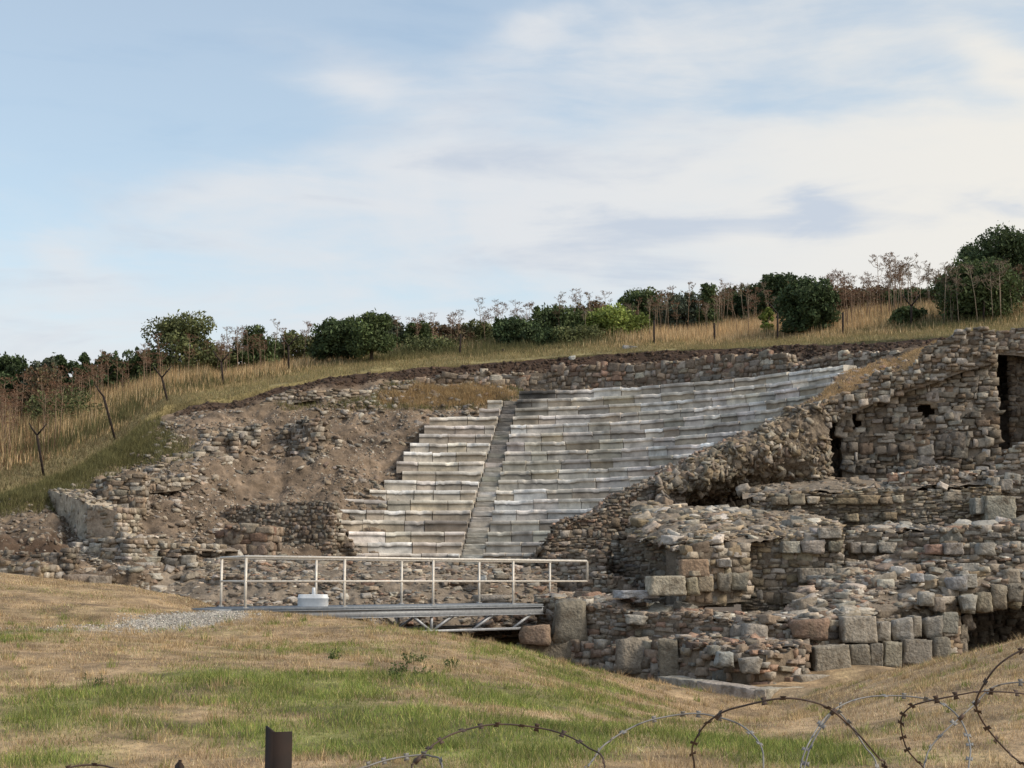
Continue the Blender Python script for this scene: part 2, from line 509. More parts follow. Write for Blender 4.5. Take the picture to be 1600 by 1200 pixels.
def wblob(px, py, rx, ry, amp, rot=0.):
    """soft patch of sky round a direction; rx, ry in pixels of the photo"""
    d = P(px, py, 100) - np.array([0, 0, EYE]); d /= np.linalg.norm(d)
    s = wn('ShaderNodeVectorMath', operation='SUBTRACT'); L(DIR, s.inputs[0]); s.inputs[1].default_value = tuple(d)
    rt = wn('ShaderNodeMapping'); rt.vector_type = 'POINT'; rt.inputs['Rotation'].default_value = (0, rot, 0)
    L(s.outputs[0], rt.inputs[0])
    m = wn('ShaderNodeVectorMath', operation='MULTIPLY'); L(rt.outputs[0], m.inputs[0]); m.inputs[1].default_value = (F / rx, 6., F / ry)
    l = wn('ShaderNodeVectorMath', operation='LENGTH'); L(m.outputs[0], l.inputs[0])
    sq = wmath('MULTIPLY', l.outputs['Value'], l.outputs['Value'])
    e = wmath('POWER', 2.718, wmath('MULTIPLY', sq, -1.))
    return wmath('MULTIPLY', e, amp)
def wsum(*xs):
    r = xs[0]
    for x in xs[1:]: r = wmath('ADD', r, x)
    return r
sep = wn('ShaderNodeSeparateXYZ'); L(DIR, sep.inputs[0])
nA = wnoise(4.5, (1, .6, 2.4), 6, .52, .6, .3)
nB = wnoise(9., (.55, .5, 3.0), 7, .58, .5, .34)
nC = wnoise(26., (.7, .6, 2.2), 5, .55, .6, .2)
base = wsum(wmath('MULTIPLY', wmath('SUBTRACT', nA, .5), 1.5), wmath('MULTIPLY', wmath('SUBTRACT', nB, .5), 1.1), wmath('MULTIPLY', wmath('SUBTRACT', nC, .5), .3))
right = wmath('MULTIPLY', sep.outputs[0], .55)
low = wmath('MULTIPLY', wmath('SUBTRACT', .25, sep.outputs[2]), 2.9)
cov = wsum(base, .40, right, low,
           wblob(700, 240, 420, 55, .42, .22), wblob(560, 130, 100, 45, .42), wblob(980, 300, 260, 45, .28, .2), wblob(480, 300, 300, 70, .30),
           wblob(830, 40, 90, 40, .38, .4), wblob(980, 60, 90, 60, .25), wblob(1420, 270, 260, 90, .40), wblob(1560, 90, 90, 30, .4, -.6), wblob(100, 60, 160, 25, .22, .4),
           wblob(880, 185, 230, 50, -.42, .12), wblob(200, 190, 260, 90, -.34), wblob(640, 50, 140, 60, -.30), wblob(60, 330, 160, 50, -.2), wblob(1200, 130, 200, 80, -.22))
mask = wn('ShaderNodeMapRange', interpolation_type='SMOOTHERSTEP'); mask.inputs[1].default_value = -.05; mask.inputs[2].default_value = .88
mask.inputs[3].default_value = .30; mask.inputs[4].default_value = .97
L(cov, mask.inputs[0])
# the cloud itself: warm white towards the sun at the right, bluish grey where it is thick
shade = wsum(wmath('MULTIPLY', wmath('SUBTRACT', wnoise(9., (.8, .6, 2.6), 6, .55, .6, .25), .5), 1.5), wmath('MULTIPLY', wmath('SUBTRACT', nB, .42), 4.5), wmath('MULTIPLY', wmath('ADD', wmath('MULTIPLY', wmath('SUBTRACT', nC, .5), 3.), .85), wsum(
             wblob(1265, 335, 60, 55, .95), wblob(670, 268, 190, 26, .8, .2), wblob(1110, 330, 80, 25, .35), wblob(1580, 330, 80, 30, .5, -.3), wblob(900, 425, 260, 16, .35), wblob(150, 435, 200, 14, .4))), -.75)
shm = wn('ShaderNodeMapRange', interpolation_type='SMOOTHSTEP'); shm.inputs[1].default_value = -.3; shm.inputs[2].default_value = .9; L(shade, shm.inputs[0])
warm = wn('ShaderNodeMapRange', interpolation_type='SMOOTHSTEP'); warm.inputs[1].default_value = -.05; warm.inputs[2].default_value = .36; L(sep.outputs[0], warm.inputs[0])
def wmix(f, a, b):
    n = wn('ShaderNodeMix', data_type='RGBA'); L(f, n.inputs[0])
    for i, x in ((6, a), (7, b)):
        if isinstance(x, tuple): n.inputs[i].default_value = (*x, 1)
        else: L(x, n.inputs[i])
    return n.outputs[2]
lit = wmix(warm.outputs[0], (5.05, 5.2, 5.4), (5.85, 5.65, 5.25))
thick_ = wmix(shm.outputs[0], lit, (3.9, 4.3, 4.9))
skyb = wn('ShaderNodeVectorMath', operation='MULTIPLY'); L(sky.outputs[0], skyb.inputs[0]); skyb.inputs[1].default_value = (1.42, 1.42, 1.27)
L(wmix(mask.outputs[0], skyb.outputs[0], thick_), bg.inputs[0])

sd = bpy.data.lights.new('sun', 'SUN'); sun = bpy.data.objects.new('sun', sd); COL.objects.link(sun)
sd.energy = 1.95; sd.angle = radians(19); sd.color = (1, .88, .72)
sun.rotation_euler = (pi / 2 - SUN_EL, 0, pi - SUN_AZ)     # lamp shines from the right
sun.location = (30, 5, 40)
SC.view_settings.view_transform = 'Standard'; SC.view_settings.look = 'None'
SC.view_settings.exposure = 0.6; SC.view_settings.gamma = 1

# ================================================================== the meadow (one sheet to the horizon)
GC = []
for px, py, D in [(-300, 1200, 13), (0, 1200, 13), (800, 1200, 13), (1600, 1200, 13), (1900, 1200, 13),
                  (0, 1100, 16.5), (400, 1120, 16), (800, 1120, 16.5), (1200, 1160, 17), (1600, 1100, 16.5),
                  (0, 1000, 22.5), (400, 1050, 19.5), (400, 1003, 26), (800, 1065, 20.5), (1000, 1110, 22), (1200, 1133, 21.5), (1400, 1090, 20.5),
                  (-300, 930, 31), (0, 940, 31), (200, 975, 29), (350, 964, 33), (420, 965, 32.5), (500, 969, 31.5),
                  (600, 978, 30.5), (700, 991, 29.8), (800, 1013, 29.3), (900, 1040, 29.6), (1000, 1064, 30.4), (1060, 1089, 30.8), (1110, 1105, 30.8), (1180, 1117, 30.4), (1240, 1108, 30.6),
                  (1290, 1080, 30.6), (1400, 1048, 28), (1500, 1026, 26), (1600, 1003, 24), (1900, 960, 24),
                  (800, 1032, 26), (900, 1062, 26), (1000, 1084, 26), (1000, 1096, 24), (1060, 1103, 26.5), (1110, 1113, 27), (1110, 1122, 24.5), (1180, 1124, 27), (1240, 1115, 27), (1240, 1123, 24), (1320, 1086, 26.5), (1272, 1080, 33.4), (1330, 1066, 34.2), (1400, 1056, 34.6), (1225, 1098, 31.8),
                  (0, 893, 39), (100, 906, 39), (180, 916, 38.5), (250, 931, 37.5), (320, 945, 36.5), (-300, 880, 40)]:
    GC.append(P(px, py, D))
for px, D, z in [(520, 35.5, -1.7), (620, 34.5, -2.2), (720, 34, -2.5), (850, 34.5, -2.6), (1000, 33.5, -2.6), (700, 38, -2.3), (420, 39, -1.5), (900, 38, -2.4),
                 (1100, 32.4, -2.6), (1200, 31.6, -2.75), (1300, 32.8, -2.5), (1450, 34, -2.5), (1600, 33, -2.4), (1550, 29.5, -1.7),
                 (300, 41, -.6), (500, 44, -1.4), (800, 44, -1.6), (1100, 40, -2.3), (1300, 40, -2.4), (1600, 40, -2.2), (100, 46, -.2), (-300, 46, .3)]:
    GC.append(np.array([(px - 800) / F * D, D, z + EYE]))
for x, y, z in [(-6, 0, 0.02), (0, 0, 0), (6, 0, .02), (-6, 7, .02), (0, 6, 0.02), (6, 7, .02), (-14, 5, .05), (14, 5, .05)]:
    GC.append(np.array([x, y, z]))
GC = np.array(GC)
def _ker(d): return np.sqrt(d * d + 1.2)
_A = np.block([[_ker(np.linalg.norm(GC[:, None, :2] - GC[None, :, :2], axis=2)), np.c_[np.ones(len(GC)), GC[:, :2]]],
               [np.r_[np.ones((1, len(GC))), GC[:, :2].T], np.zeros((3, 3))]])
_W = np.linalg.solve(_A + np.diag([1e-3] * len(GC) + [0] * 3), np.r_[GC[:, 2], 0, 0, 0])
PIT = np.array([P(275, 941, 37.5)[0], 37.6])
def G0(x, y):
    x = np.clip(np.asarray(x, float), -17, 17); y = np.clip(np.asarray(y, float), -4, 46)
    x, y = np.broadcast_arrays(x, y)
    p = np.stack([x.ravel(), y.ravel()], 1)
    z = np.zeros(len(p))
    for s in range(0, len(p), 20000):
        q = p[s:s + 20000]
        z[s:s + 20000] = _ker(np.linalg.norm(q[:, None] - GC[None, :, :2], axis=2)) @ _W[:len(GC)] + _W[-3] + q @ _W[-2:]
    return z.reshape(x.shape)
def Gz(x, y):
    x = np.asarray(x, float); y = np.asarray(y, float)
    z = G0(x, y)
    q = np.stack(np.broadcast_arrays(x, y, x * 0), -1)
    z = z + .05 * fbm(q * .55, 4, 3) * sstep(5, 12, y)
    # a small trial trench left of the bridge
    d = np.maximum(np.abs(x - PIT[0]) / 1.0, np.abs(y - PIT[1] - .06 * (x - PIT[0])) / .55)
    z = z - .42 * (1 - sstep(.86, 1.04, d + .06 * noise(q * 3, 8)))
    far = np.maximum(np.abs(x) - 17, np.maximum(y - 46, 0))
    return z - np.clip(far, 0, 300) * .012
def gp(px, py):
    """where the sight line through a pixel meets the meadow"""
    Ds = np.linspace(9, 45, 400)
    pts = np.array([P(px, py, D) for D in Ds])
    h = pts[:, 2] - G0(pts[:, 0], pts[:, 1])
    k = np.where(h < 0)[0]
    k = k[0] if len(k) else len(Ds) - 1
    return pts[k]
# patches of fresh green, yellow-green and bare straw, as ellipses on the ground
def zone(px, py, rx, ry, amp):
    c = gp(px, py); a = gp(px, py - ry); b = gp(px, min(py + ry, 1230))
    return (c[0], (a[1] + b[1]) / 2, rx / F * c[1], max((a[1] - b[1]) / 2, .3), amp)
GREEN = [zone(380, 1095, 250, 45, 1.1), zone(640, 1095, 260, 45, 1.0), zone(800, 1160, 170, 45, .9), zone(150, 1118, 160, 28, .7), zone(560, 1165, 150, 40, .8), zone(1240, 1185, 150, 26, 1.2),
         zone(850, 1120, 130, 40, .6), zone(30, 993, 60, 9, .8), zone(60, 1192, 100, 16, .7), zone(520, 1012, 150, 14, .45), zone(870, 1045, 110, 20, .6), zone(780, 1030, 50, 14, .5), zone(950, 1075, 100, 12, .5),
         zone(620, 985, 90, 7, .4), zone(1040, 1130, 120, 25, .35), zone(250, 1175, 150, 22, .25)]
BARE = [zone(330, 1020, 200, 20, .5), zone(620, 1035, 130, 16, .7), zone(1300, 1120, 300, 30, .6), zone(430, 1150, 50, 14, .9), zone(130, 945, 130, 14, .8), zone(60, 1060, 120, 20, .4)]
GRAVEL = [zone(300, 968, 75, 9, 1.3), zone(240, 977, 60, 8, 1.0), zone(345, 961, 30, 6, 1.2), zone(150, 985, 80, 6, .35), zone(60, 985, 80, 6, .3)]
def zsum(Z, x, y):
    r = 0
    for cx, cy, rx, ry, a in Z:
        r = r + a * np.exp(-(((x - cx) / rx) ** 2 + ((y - cy) / ry) ** 2) ** 1.3)
    return r
def greenness(x, y):
    q = np.stack(np.broadcast_arrays(x, y, x * 0.), -1)
    return np.clip(zsum(GREEN, x, y) * (1 + .95 * fbm(q * 1.0, 4, 21)) + .3 * fbm(q * .8, 4, 22) - .06, 0, 1)
def gravelness(x, y):
    q = np.stack(np.broadcast_arrays(x, y, x * 0.), -1)
    return np.clip(zsum(GRAVEL, x, y) * (1 + .5 * fbm(q * 2.5, 3, 25)), 0, 1)

xs = np.concatenate([-np.geomspace(20, 2500, 14)[::-1], np.arange(-19.6, 19.7, .2), np.geomspace(20, 2500, 14)])
ys = np.concatenate([-np.geomspace(10, 2500, 12)[::-1], np.arange(-8, 9, 1.), np.arange(9.2, 46, .18), np.geomspace(47, 2500, 14)])
X, Y = np.meshgrid(xs, ys, indexing='ij')
Z = Gz(X, Y)
g = greenness(X, Y)[..., None]; gv = gravelness(X, Y)[..., None]
q3 = np.stack([X, Y, X * 0], -1)
straw = np.array([.35, .252, .148]); soil = np.array([.25, .172, .105]); gr = np.array([.17, .165, .06]); gvl = np.array([.41, .37, .31])
t = np.clip(.5 + .5 * fbm(q3 * 1.3, 4, 31) + .3 * zsum(BARE, X, Y), 0, 1)[..., None]
Cg = straw * (1 - .45 * t) + soil * .45 * t
Cg = Cg * (1 - g) + gr * g
Cg = Cg * np.clip(1 + .5 * fbm(q3 * 2.6, 4, 36) * sstep(8, 14, Y), .45, 1.5)[..., None]
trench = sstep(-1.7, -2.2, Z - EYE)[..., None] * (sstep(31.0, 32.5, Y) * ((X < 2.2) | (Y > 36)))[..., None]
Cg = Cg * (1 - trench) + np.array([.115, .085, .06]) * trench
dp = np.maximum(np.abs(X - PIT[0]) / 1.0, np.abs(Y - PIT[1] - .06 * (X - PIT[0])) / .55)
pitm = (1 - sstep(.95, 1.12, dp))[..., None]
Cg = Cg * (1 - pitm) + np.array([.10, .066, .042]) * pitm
Cg = Cg * (1 - gv) + gvl * gv
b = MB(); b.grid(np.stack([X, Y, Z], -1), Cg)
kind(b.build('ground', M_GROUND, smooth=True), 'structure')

# grass blades on it: dry stubble and green tufts
def blades(mb, x, y, z, h, wd, col, lean=.5):
    n = len(x); a = RNG.uniform(0, 2 * pi, n); l = RNG.normal(0, lean, n) * h; la = RNG.uniform(0, 2 * pi, n)
    dx, dy = np.cos(a) * wd / 2, np.sin(a) * wd / 2
    V = np.zeros((n, 3, 3))
    V[:, 0] = np.stack([x - dx, y - dy, z - .01], 1); V[:, 1] = np.stack([x + dx, y + dy, z - .01], 1)
    V[:, 2] = np.stack([x + l * np.cos(la), y + l * np.sin(la), z + h], 1)
    C = np.repeat(col[:, None], 3, 1)
    mb.add(V.reshape(-1, 3), None, np.arange(3 * n).reshape(-1, 3), C.reshape(-1, 3))
n = 740000
D = np.sqrt(RNG.uniform(10.5 ** 1.4, 38 ** 1.4, n) ** (2 / 1.4))
x = RNG.uniform(-.42, .46, n) * D
z = Gz(x, D); g = greenness(x, D); gv = gravelness(x, D)
k = (z - EYE > -2.35 - .1) & (RNG.random(n) > gv * 1.4) & ~((D > 31.6) & (z - EYE < -1.3))
dd = np.maximum(np.abs(x - PIT[0]) / 1.0, np.abs(D - PIT[1] - .06 * (x - PIT[0])) / .55)
k &= dd > 1.0
bare = np.clip(zsum(BARE, x, D) + .5 * fbm(np.stack([x, D, x * 0], -1) * 1.6, 3, 33), 0, 1)
k &= RNG.random(n) > bare * .75 * (1 - .6 * g)
x, D, z, g = x[k], D[k], z[k], g[k]; n = len(x)
isg = RNG.random(n) < np.clip(g * .95, .03, .78)
tuft = .7 + .6 * np.clip(fbm(np.stack([x, D, x * 0], -1) * 2.2, 3, 34), -.8, 1.2)
h = np.where(isg, RNG.uniform(.03, .11, n) * (.6 + .6 * g), RNG.uniform(.012, .06, n) * np.where(RNG.random(n) < .06, 2.2, 1)) * tuft
wd = np.where(isg, .007, .006) * (.6 + D / 28)
grn = np.array([[.20, .26, .06], [.26, .30, .08], [.36, .335, .115], [.14, .19, .05]])[RNG.integers(0, 4, n)]
dry = np.array([[.49, .365, .215], [.40, .285, .165], [.57, .455, .29], [.29, .20, .115]])[RNG.integers(0, 4, n)]
col = np.where(isg[:, None], grn, dry) * np.exp(RNG.normal(0, .28, (n, 1)) + .3 * fbm(np.stack([x, D, x * 0], -1) * 1.9, 3, 37)[:, None])
b = MB(); blades(b, x, D, z, h, wd, col, .8)
nt_ = 900; tx = RNG.uniform(-.36, .36, nt_); tD = np.sqrt(RNG.uniform(11.5 ** 2, 30 ** 2, nt_)); tx = tx * tD
tg = greenness(tx, tD); per = 26
xx = np.repeat(tx, per) + RNG.normal(0, .045, nt_ * per); yy = np.repeat(tD, per) + RNG.normal(0, .045, nt_ * per)
gg = np.repeat(tg, per); sz = np.repeat(RNG.uniform(.06, .17, nt_), per)
tc_ = np.where((RNG.random(nt_) < .25 + .6 * tg)[:, None], np.array([.22, .25, .07]), np.array([.46, .34, .19])); tc_ = np.repeat(tc_, per, 0) * np.exp(RNG.normal(0, .3, (nt_ * per, 1)))
kk = (Gz(xx, yy) - EYE > -2.3) & (RNG.random(len(xx)) > gravelness(xx, yy))
xx, yy, sz, tc_ = xx[kk], yy[kk], sz[kk], tc_[kk]
blades(b, xx, yy, Gz(xx, yy), sz * RNG.uniform(.4, 1.1, len(xx)), .0075 * np.ones(len(xx)) * (.6 + yy / 28), tc_, .55)
kind(b.build('grass', M_GRASS), 'stuff')
# gravel on the path to the bridge
n = 14000
c = np.array([P(270, 972, 30.5)[0], 31.0]); xx = RNG.normal(c[0], 1.0, n); yy = RNG.normal(c[1], 1.8, n)
k = RNG.random(n) < gravelness(xx, yy); xx, yy = xx[k], yy[k]
b = MB(); s = RNG.uniform(.006, .017, len(xx))
put_stones(b, np.stack([xx, yy, Gz(xx, yy) + .006], 1), np.eye(3)[None] * s[:, None, None], pick([(.42, .39, .345), (.36, .33, .29), (.47, .44, .39)], len(xx)))
kind(b.build('gravel', M_STONE), 'stuff')

# ================================================================== hillside, bank and dug slope
HILL = [(-500, [(880, 44), (860, 50), (690, 80), (700, 140)]), (-100, [(812, 47), (760, 52), (618, 80), (630, 140)]),
        (0, [(776, 50), (722, 54), (600, 80), (612, 140)]), (100, [(742, 53), (692, 58), (588, 80), (600, 140)]),
        (180, [(695, 57), (655, 62), (582, 80), (595, 140)]),
        (260, [(634, 62.2), (612, 66), (575, 81), (588, 140)]), (350, [(625, 63), (598, 67.5), (568, 81), (580, 140)]), (500, [(590, 65.5), (573, 69), (555, 82), (568, 140)]),
        (600, [(580, 66.8), (563, 70), (543, 82), (556, 140)]), (700, [(573, 67.6), (555, 71), (533, 83), (546, 140)]), (850, [(561, 68), (545, 71.5), (512, 84), (526, 140)]), (1000, [(550, 67.3), (538, 71), (500, 84), (515, 140)]),
        (1150, [(544, 65.8), (533, 69.5), (486, 82), (500, 140)]), (1300, [(539, 62.5), (524, 66.5), (470, 80), (485, 140)]), (1460, [(528, 59), (510, 63.5), (455, 78), (470, 140)]),
        (1600, [(520, 58), (500, 62), (430, 77), (445, 140)]), (2000, [(505, 58), (470, 62), (380, 77), (395, 140)])]
HILL = [(px, [(l[0][0] + 16, l[0][1] + .35)] + l[:-2] + [(y + 17, d) for y, d in l[-2:]]) for px, l in HILL]
HG, HN = patch_grid(HILL, 420, 110, .07, .8, 4)
# vertical parameter along each column: 0 at the edge of the bank
vpar = np.broadcast_to(np.linspace(0, 1, 110)[None, :], HG.shape[:2])
hpx, hpy = proj(HG)
edge = HG[..., 1] - HG[:, :1, 1]
pathm = (1 - sstep(2.3, 3.6, edge + 1.2 * fbm(HG * .5, 3, 41)))[..., None]
leftm = sstep(330, 150, hpx)[..., None]
q = fbm(HG * .9, 4, 42)[..., None]
cp = np.array([.24, .20, .095]) * (1 + .35 * q); cs = np.array([.36, .26, .14]) * (1 + .35 * q)
Ch = cp * pathm + cs * (1 - pathm)
Ch = Ch * (1 - leftm * .6) + np.array([.17, .135, .07]) * leftm * .6
b = MB(); b.grid(HG, Ch)
kind(b.build('hillside', M_GROUND, smooth=True), 'structure')
def hill_at(px, dist):
    """a point of the hillside in the photo column px, dist metres behind the edge of the bank"""
    i = int(np.clip((px + 500) / 2500 * 419, 0, 419))
    col = HG[i]; e = col[:, 1] - col[0, 1]
    return np.array([np.interp(dist, e, col[:, k]) for k in range(3)])
def hill_xy(x, y):
    """height of the hill under points (vectorised nearest-column lookup)"""
    px = 800 + F * x / y
    i = np.clip((px + 500) / 2500 * 419, 0, 418.99); i0 = i.astype(int)
    z = np.zeros(len(x))
    for k in range(len(x)):
        col = HG[i0[k]]; z[k] = np.interp(y[k], col[:, 1], col[:, 2])
    return z

SLOPE = [(-500, [(900, 40), (880, 42), (878, 43.5)]),
         (-100, [(905, 42), (872, 43), (845, 43.5), (838, 46), (815, 46.9)]),
         (0, [(906, 42), (872, 43), (836, 43.6), (829, 46), (778, 49.8)]),
         (75, [(902, 42), (868, 43.6), (838, 44.2), (826, 46.5), (775, 50.5), (751, 52.2)]),
         (105, [(902, 42.3), (880, 44), (862, 46), (800, 49), (765, 51), (740, 53)]),
         (150, [(902, 42.5), (862, 46), (800, 50), (755, 52.2), (735, 53.6), (714, 55.6)]), (190, [(898, 42.8), (868, 46), (830, 48.5), (780, 51), (740, 54), (690, 57.2)]),
         (230, [(895, 43), (862, 47), (832, 50), (765, 52.6), (705, 56), (660, 59.6)]), (300, [(880, 45), (858, 49), (830, 51.5), (745, 54), (685, 57.6), (634, 62.4)]),
         (360, [(875, 47.5), (850, 52.0), (800, 53.5), (745, 55), (690, 58), (628, 62.9)]), (430, [(875, 50), (860, 53.4), (785, 54.5), (765, 56.2), (690, 58.8), (645, 61.2), (608, 64)]),
         (500, [(870, 52), (790, 54.6), (770, 56.4), (700, 58.6), (645, 61.8), (600, 64.4), (592, 65.4)]), (560, [(870, 54.4), (790, 56.2), (700, 59.8), (645, 62.5), (604, 65), (584, 66.3)]),
         (640, [(870, 55), (700, 60.6), (642, 63), (598, 65.6), (577, 67.1)]), (720, [(870, 55.4), (690, 61.2), (638, 63.8), (600, 66), (572, 67.6)]), (790, [(870, 55.5), (690, 61.8), (617, 64.6), (604, 66), (566, 67.9)]),
         (850, [(870, 55.8), (690, 62.4), (608, 65.6), (601, 66.4), (561, 68)]), (1000, [(870, 56), (690, 61.6), (599, 64.8), (591, 65.6), (550, 67.2)]), (1150, [(870, 55.4), (700, 59.4), (589, 62.6), (581, 63.6), (544, 65.7)]),
         (1230, [(870, 54), (700, 58), (584, 61), (576, 62), (541, 64)]), (1300, [(870, 53), (700, 56.4), (580, 59.2), (572, 60.4), (539, 62.4)]), (1400, [(870, 52), (700, 54), (563, 57.5), (556, 58.4), (533, 60)]), (1480, [(870, 52), (700, 54), (560, 56.4), (545, 57.2), (526, 58.8)]), (1700, [(870, 52), (700, 54), (560, 56), (540, 57), (512, 58)]), (2000, [(870, 51), (700, 53.5), (560, 55.8), (535, 56.8), (502, 58)])]
SLOPE = [(px, [(l[0][0] + 75, l[0][1] - .4)] + l) for px, l in SLOPE]
SG, SN = patch_grid(SLOPE, 760, 240, .20, 1.2, 6, 6, calm=lambda t: 1 - .62 * sstep(.88, .98, t))
SG = SG + SN * (.34 * fbm(SG * .42, 2, 58) * sstep(640, 540, proj(SG)[0]) * sstep(120, 200, proj(SG)[0]) * (1 - sstep(.8, .95, np.linspace(0, 1, 240)))[None, :])[..., None]
spx, spy = proj(SG)
f1 = fbm(SG * 1.1, 5, 51)[..., None]; f2 = fbm(SG * 3.1, 3, 52)[..., None]
Ce = np.array([.172, .130, .094]) * (1 + .36 * f1 + .3 * f2)
# freshly cut dark soil under the meadow edge
vt = np.broadcast_to(np.linspace(0, 1, 240)[None, :], SG.shape[:2])
topd = np.linalg.norm(SG - SG[:, -1:], axis=2)
cut = (1 - sstep(.8, 1.5, topd + .35 * f1[..., 0])) * sstep(250, 300, spx)
dleft = .75 * (1 - sstep(.0, .9, np.abs(spy - 853 + 9 * f1[..., 0]) / 22 - .5)) * sstep(116, 98, spx)
cutm = np.clip(cut + dleft, 0, 1)[..., None]
Ce = Ce * (1 - cutm) + np.array([.060, .037, .025]) * (1 + .3 * f2) * cutm
# turf still on the lower left slope, and straw on the terrace above the seats
turf = np.clip(sstep(300, 120, spx) * sstep(830, 770, spy + 10 * f1[..., 0]) * (1 - sstep(0, 3.4, topd - 1.5 + f1[..., 0])) + .7 * np.exp(-((spx - 225) / 70) ** 2 - ((spy - 705) / 22) ** 2), 0, 1)[..., None]
Ce = Ce * (1 - turf) + np.array([.145, .120, .060]) * (1 + .4 * f2) * turf
strw = (np.exp(-((spx - 700) / 100) ** 4 - ((spy - 618) / 16) ** 2) + .22 * np.exp(-((spx - 520) / 150) ** 2 - ((spy - 635) / 12) ** 2))
strw = np.clip(strw * (1 + .5 * f1[..., 0]), 0, 1)[..., None]
Ce = Ce * (1 - strw) + np.array([.31, .215, .115]) * (1 + .3 * f2) * strw
b = MB(); b.grid(SG, Ce)
kind(b.build('earth_slope', M_EARTH), 'structure')
# rubble lying on the dug slope
inL = ((spx > 110) & (spx < 800) & (spy > 590) & (topd > 1.6)).astype(float)
turfd = 1 - turf[..., 0] * .9 - strw[..., 0] * .75
dens = inL * np.clip(.35 + .9 * fbm(SG * .7, 3, 55), .04, 1.6) * np.clip(turfd, .03, 1)
dens *= 1 - .8 * np.exp(-((spx - 420) / 60) ** 2 - ((spy - 770) / 40) ** 2)
b = MB()
scatter(b, SG, SN, 7500, (.02, .15), T_RUB, .34, dens, 1, pw=4.5, bed=.6, tilt=.25, sink=.6)
scatter(b, SG, SN, 3500, (.015, .085), [(.062, .040, .028), (.085, .058, .04)], .6, ((topd < 1.35) & (topd > .12) & (spx > 270)).astype(float), 5, pw=3, tilt=.6)
scatter(b, SG, SN, 2600, (.012, .07), T_DARK, .45, ((spx > -90) & (spx < 118) & (spy > 760)).astype(float), 4, pw=3.5, tilt=.4)
scatter(b, SG, SN, 8000, (.012, .045), T_RUB, .5, inL * np.clip(.5 + fbm(SG * .9, 3, 56), .1, 1.5), 3, tilt=.5)
scatter(b, SG, SN, 900, (.03, .12), T_RUB, .5, ((spx > 560) & (spx < 1500) & (topd > 1.9) & (topd < 4)).astype(float), 2, pw=2.5)
kind(b.build('rubble', M_STONE), 'stuff')

# ================================================================== the seats
CX, CY = -2.4, 46.3
Z0, RISE, R0, TREAD = EYE + .95, .398, 8.0, .5
def az_at(px, R):
    lo, hi = radians(-75), radians(88)
    for _ in range(50):
        m = (lo + hi) / 2
        if 800 + F * (CX + R * sin(m)) / (CY + R * cos(m)) < px: lo = m
        else: hi = m
    return lo
def polar(r, a): return np.array([CX + r * sin(a), CY + r * cos(a)])
LEFT_PX = [538, 533, 545, 533, 524, 514, 577, 600, 628, 619, 630, 640, 654, 662, 670, 748, 761]
RIGHT_PX = [850, 885, 915, 950, 985, 1020, 1045, 1072, 1100, 1128, 1152, 1180, 1205, 1235, 1262, 1285, 1300, 1300]
cavea = empty('theatre_seating', (CX, CY, EYE), 'curved tiers of weathered white marble theatre seats climbing the hill', 'theatre seating')
def stair_az(i): return radians(7.0 + 1.25 * i / 16)
def stair_w(i): return .84 - .26 * i / 16
